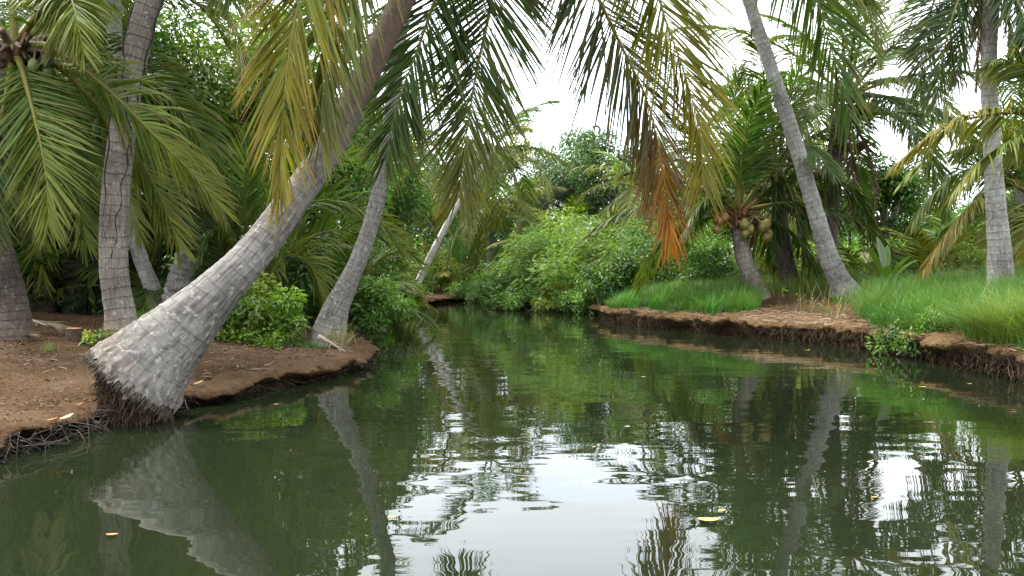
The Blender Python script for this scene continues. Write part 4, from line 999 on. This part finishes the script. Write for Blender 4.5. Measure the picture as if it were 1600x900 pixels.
# the near yellow-green tussock at the right edge
tb = on(1588, 8.15)
def tussock(label, c, nb, rad, h, cols, seed, lean, w):
    t = tag(MB().add(*tufts(np.array([c[0]]), np.array([c[1]]), nb, rad, h, cols, seed, lean, w)).build('grass_tussock', M_GRASS), label, 'grass tussock'); return t
tussock('big yellow-green grass tussock arching over the bank at the right edge', tb, 2600, .30, .85, [(.12, .17, .03), (.16, .19, .04), (.08, .15, .025)], 711, 1.25, .003)
tussock('thin grass tuft standing alone on the bare left bank', on(78, 7.75), 46, .035, .22, [(.11, .14, .04), (.14, .15, .05)], 712, .5, .003)
tussock('green grass tuft at the foot of the slim pale trunk', on(222, 9.6), 420, .16, .24, GR, 713, .5, .004)
tussock('dry and green grass tuft at the water side of the bank-tip palm', on(530, 9.3), 90, .08, .3, [(.13, .14, .05), (.2, .17, .09)], 714, .8, .004)
tussock('small grass tuft at the foot of the leaning palm on the bank tip', on(488, 9.35), 60, .08, .16, GR, 715, .6, .004)

# ------------------------------------------------------------------ litter, roots, drift
def twigs(n, pts, inn, o0, o1, z0, z1, ln, rad, cols, seed, drop=.0, along=.7):
    r = rnd(seed); mb = MB()
    for i in range(n):
        k = r.integers(2, len(pts) - 2); p = pts[k] + inn[k] * r.uniform(o0, o1)
        tdir = nrm(pts[k + 1] - pts[k - 1]) * r.choice([-1, 1])
        d = nrm(tdir * along + inn[k] * r.normal(0, .5) + UP * r.normal(-drop, .25)); l = ln * r.uniform(.4, 1.4)
        s = float(np.clip((p - pts[k]) @ inn[k], 0, 9)); zt = float(ztop(p[:1], p[1:2], np.array([s]))[0])
        p = p.copy(); p[2] = z0 + (z1 - z0) * r.random() if z1 is not None else zt + .012
        c1 = p + d * l * .5 + r.normal(0, .08, 3) * l; c2 = p + d * l + r.normal(0, .12, 3) * l
        if z1 is None: c1[2] = p[2] + .01; c2[2] = p[2] + r.uniform(-.01, .03)
        P, _ = spline([p, c1, c2], 6); V, F = tube(P, rad * r.uniform(.5, 1.5) * np.linspace(1, .35, 6), 4)
        mb.add(V, F, np.array(cols[r.integers(len(cols))]) * r.uniform(.6, 1.4))
    return mb
iL = (PL[:, 1] > 3) & (PL[:, 1] < 9.9); iL2 = (PL[:, 1] > 6.) & (PL[:, 1] < 9.7)
tag(twigs(1500, PL[iL], INL[iL], -.06, .17, .0, .13, .22, .003, [(.04, .028, .02), (.065, .048, .036), (.025, .018, .013)], 801, .35).build('bank_roots', M_WOOD), 'tangle of dark dead roots along the left bank edge', 'roots', kind='stuff')
iR = (PR[:, 1] > 6) & (PR[:, 1] < 19)
tag(twigs(3000, PR[iR], INR[iR], -.06, .06, .03, .25, .12, .0024, [(.11, .07, .04), (.06, .038, .022), (.03, .02, .014)], 802, .9, .5).build('root_fringe', M_WOOD), 'fringe of brown root fibres hanging from the right bank lip', 'roots', kind='stuff')
tag(twigs(2200, PR[iR], INR[iR], .0, .7, 0, None, .22, .0035, [(.26, .18, .11), (.16, .10, .06), (.30, .23, .16)], 803).build('dry_straw', M_WOOD), 'dry brown straw matted on top of the right bank', 'straw', kind='stuff')
tag(twigs(600, PL[iL], INL[iL], .1, 2.2, 0, None, .13, .0024, [(.13, .095, .07), (.09, .06, .045), (.22, .18, .14)], 804, 0, .5).build('ground_twigs', M_WOOD), 'scattered small grey twigs on the brown left bank', 'twigs', kind='stuff')
def litter(n, box, cols, seed, size, label, smin=.15, smax=6):
    r = rnd(seed); x = r.uniform(box[0], box[1], n * 3); y = r.uniform(box[2], box[3], n * 3); s = sdist(x, y); k = (s > smin) & (s < smax)
    x, y, s = x[k][:n], y[k][:n], s[k][:n]; n = len(x); z = ztop(x, y, s) + .012
    D = nrm(np.stack([r.normal(size=n), r.normal(size=n), r.normal(.1, .15, n)], 1)); Nn = nrm(UP + r.normal(0, .3, (n, 3)))
    sz = size * np.exp(r.normal(0, .35, n)); cc = np.array(cols)[r.integers(len(cols), size=n)] * (1 + r.normal(0, .2, n))[:, None]
    tag(MB().add(*leaves(np.stack([x, y, z], 1), D, Nn, sz, sz * .4, cc)).build('leaf_litter', M_WOOD), label, 'leaf litter', kind='stuff')
litter(15000, (-8, -1.6, 3.2, 12), [(.075, .042, .024), (.12, .07, .04), (.05, .033, .023), (.12, .08, .05)], 811, .022, 'brown leaf litter strewn over the left bank')
litter(3500, (2, 8, 7, 16.5), [(.2, .12, .06), (.14, .08, .045), (.26, .18, .1)], 812, .03, 'dry brown litter strewn over the right bank')
# single fallen leaves
def leaf_thing(p, ln, c, yaw, label, group, tilt=0.):
    n = 9; u = np.linspace(0, 1, n); w = ln * .21 * np.sin(np.pi * u ** .8) ** .8 + .0005
    d = np.array([math.cos(yaw), math.sin(yaw), 0]); s = np.array([-d[1], d[0], 0])
    mid = np.asarray(p)[None] + d[None] * (u[:, None] - .5) * ln + UP * (.004 + .10 * ln * (2 * u[:, None] - 1) ** 2 + tilt * u[:, None] * ln)
    V = np.stack([mid - s * w[:, None] + UP * (w * .3)[:, None], mid, mid + s * w[:, None] + UP * (w * .3)[:, None]], 1).reshape(-1, 3)
    i = np.arange(n - 1)[:, None] * 3 + np.arange(2)[None]
    F = np.stack([i, i + 1, i + 4, i + 3], -1).reshape(-1, 4)
    F = np.vstack([F, F[:, ::-1] + len(V)]); V = np.vstack([V, V - UP * .0025])
    tag(MB().add(V, F, c).build('fallen_leaf', M_NUT), label, 'fallen leaf', group)
def wat(px, py): return np.array([(px - 800) / 1250 * 1250 / (py - 430), 1250 / (py - 430), .002])
G_ = 'leaves floating on the river'
for px, py, ln, c, yw, lab in [
        (1107, 816, .10, (.50, .36, .10), .1, 'largest yellow leaf floating in the sky reflection at lower right'), (1128, 800, .04, (.45, .3, .06), .5, 'tiny yellow leaf floating just above the largest yellow leaf'),
        (175, 838, .045, (.50, .14, .02), .2, 'orange leaf floating in the dark water at lower left'), (612, 811, .04, (.52, .28, .06), .4, 'orange-yellow leaf on the water at the edge of the sky reflection'),
        (1366, 779, .03, (.55, .2, .04), .3, 'small orange leaf on the water right of the slanting palm reflection'), (817, 751, .025, (.5, .2, .05), .1, 'tiny reddish leaf in the middle of the sky reflection'),
        (1441, 606, .07, (.38, .34, .05), 0, 'olive-yellow leaf floating off the creeper on the right bank'), (1515, 601, .05, (.42, .30, .08), .3, 'yellow leaf floating close under the right bank'),
        (1262, 548, .07, (.5, .42, .12), .2, 'pale yellow leaf floating under the bank below the slanting palm'), (1365, 570, .05, (.5, .2, .05), 1., 'orange speck of leaf floating near the right bank creeper'),
        (980, 668, .045, (.5, .5, .45), .6, 'whitish leaf floating amid the green reflection at mid river'), (1005, 590, .05, (.45, .42, .3), .2, 'pale leaf floating below the left end of the bank grass'),
        (928, 700, .03, (.4, .25, .08), .8, 'brown leaf floating at the top of the sky reflection'), (432, 633, .04, (.45, .28, .1), .2, 'tan leaf floating near the left bank roots')]:
    leaf_thing(wat(px, py), ln, c, yw, lab, G_)
r = rnd(830); n = 150; y = 1250 / r.uniform(45, 330, n); x = r.uniform(-.6, .62, n) * y; s_ = sdist(x, y); k = (s_ < -.08) & (r.random(n) < np.exp(s_ * .55) + .12)
x, y = x[k], y[k]; n = len(x); D = nrm(np.stack([r.normal(size=n), r.normal(size=n), 0 * x], 1)); Nn = nrm(UP + r.normal(0, .08, (n, 3)))
sz = .013 * np.exp(r.normal(0, .4, n))
tag(MB().add(*leaves(np.stack([x, y, 0 * x + .006], 1), D, Nn, sz, sz * .5, np.array([(.4, .36, .26), (.22, .2, .08), (.3, .18, .07), (.12, .09, .05)])[r.integers(4, size=n)])).build('floating_debris', M_NUT), 'tiny pale specks and leaf bits drifting on the river', 'debris', kind='stuff')
G2 = 'dry leaves on the left bank'
for px, d, ln, c, yw, lab in [(104, 4.75, .09, (.42, .27, .11), 1.2, 'curled tan leaf lying on the bank at the lower left'), (82, 4.72, .06, (.45, .17, .03), .3, 'orange leaf lying just left of the curled tan leaf'),
                              (126, 5.3, .035, (.5, .26, .07), .4, 'small orange leaf on the bare earth left of the swollen base'), (310, 6.35, .09, (.34, .19, .08), 1.0, 'brown leaf by the roots right of the swollen base'),
                              (48, 7.2, .05, (.42, .18, .07), .2, 'reddish leaf on the bare bank below the thin grass tuft'), (418, 8.7, .09, (.28, .15, .08), .1, 'curled brown leaf on the bank between the leaning palms')]:
    leaf_thing(on(px, d, .012), ln, c, yw, lab, G2, .25)
# dead frond bits by the bank tip and the stump
def dead(label, pts, n, lm, seed):
    b = at(*pts[0]); t = thing('dead_frond', label, 'dead frond', b)
    frond([at(*a) for a in pts], n, lm, .022, ((.17, .13, .09), (.24, .20, .15)), seed, a0=40, a1=15, droop=.5, rr=.016, rach=(.3, .26, .22), pet=.05, ragged=.3).build('leaflets', M_FROND, t)
dead('bleached dead frond sliding into the water at the left bank tip', [(500, 527, 9.3), (525, 541, 9.0), (548, 556, 8.85), (562, 570, 8.75)], 16, .22, 821)
dead('dry dead frond lying on the ground left of the sawn stump', [(40, 498, 9.3), (70, 508, 9.2), (100, 514, 9.1)], 30, .3, 822)
dead('dead frond on the earth at the left picture edge', [(-30, 512, 8.9), (10, 520, 8.6), (50, 524, 8.5)], 26, .3, 823)

# ------------------------------------------------------------------ sky, sun, camera
w = bpy.data.worlds.new('World'); sc.world = w; w.use_nodes = True
nt = w.node_tree; nt.nodes.clear()
o = nt.nodes.new('ShaderNodeOutputWorld'); bg = nt.nodes.new('ShaderNodeBackground'); sky = nt.nodes.new('ShaderNodeTexSky')
EL, AZ = R(58), R(305)      # sun high behind thin overcast, from up river and well to the left
sky.sky_type = 'NISHITA'; sky.sun_disc = False; sky.sun_elevation = EL; sky.sun_rotation = AZ; sky.dust_density = 4.0; sky.air_density = 1.0; sky.ozone_density = 1.0
hs = nt.nodes.new('ShaderNodeHueSaturation'); hs.inputs['Saturation'].default_value = .25; nt.links.new(sky.outputs[0], hs.inputs['Color'])
mx = nt.nodes.new('ShaderNodeMixRGB'); mx.inputs[0].default_value = .75; nt.links.new(hs.outputs[0], mx.inputs[1])
tc = nt.nodes.new('ShaderNodeTexCoord'); nz = nt.nodes.new('ShaderNodeTexNoise'); nz.inputs['Scale'].default_value = 2.2; nz.inputs['Detail'].default_value = 5
nt.links.new(tc.outputs['Generated'], nz.inputs['Vector'])
cr_ = nt.nodes.new('ShaderNodeValToRGB'); cr_.color_ramp.elements[0].position = .3; cr_.color_ramp.elements[0].color = (7.0, 7.9, 8.8, 1); cr_.color_ramp.elements[1].position = .7; cr_.color_ramp.elements[1].color = (9.4, 9.7, 9.8, 1)
nt.links.new(nz.outputs[0], cr_.inputs[0]); nt.links.new(cr_.outputs[0], mx.inputs[2])
sp = nt.nodes.new('ShaderNodeSeparateXYZ'); nt.links.new(tc.outputs['Generated'], sp.inputs[0])
ma = nt.nodes.new('ShaderNodeMapRange'); ma.inputs[1].default_value = 0; ma.inputs[2].default_value = 1; ma.inputs[3].default_value = .8; ma.inputs[4].default_value = 1.05
nt.links.new(sp.outputs[2], ma.inputs[0])
vm = nt.nodes.new('ShaderNodeVectorMath'); vm.operation = 'SCALE'; nt.links.new(mx.outputs[0], vm.inputs[0]); nt.links.new(ma.outputs[0], vm.inputs[3])
nt.links.new(vm.outputs[0], bg.inputs['Color']); bg.inputs['Strength'].default_value = .12
nt.links.new(bg.outputs[0], o.inputs['Surface'])
sl = bpy.data.lights.new('sun', 'SUN'); sl.energy = 2.0; sl.angle = R(14); sl.color = (1, .96, .9)
so = bpy.data.objects.new('sun', sl); col.objects.link(so)
dv = Vector((math.sin(AZ) * math.cos(EL), math.cos(AZ) * math.cos(EL), math.sin(EL)))
so.rotation_euler = dv.to_track_quat('Z', 'Y').to_euler()
cam = bpy.data.cameras.new('camera'); co = bpy.data.objects.new('camera', cam); col.objects.link(co)
co.location = (0, 0, 1); co.rotation_euler = (R(90), 0, 0)
cam.sensor_width = 36; cam.lens = 36 * 1250 / 1600; cam.shift_y = -20 / 1600; cam.clip_end = 2000; cam.clip_start = .05
sc.camera = co
sc.view_settings.view_transform = 'Standard'; sc.view_settings.look = 'None'; sc.view_settings.gamma = 1; sc.view_settings.exposure = 2.3
sc.render.engine = 'CYCLES'
cy = sc.cycles; cy.max_bounces = 6; cy.diffuse_bounces = 3; cy.glossy_bounces = 3; cy.transmission_bounces = 3; cy.transparent_max_bounces = 4
cy.caustics_reflective = False; cy.caustics_refractive = False; cy.use_denoising = True; cy.sample_clamp_indirect = 6
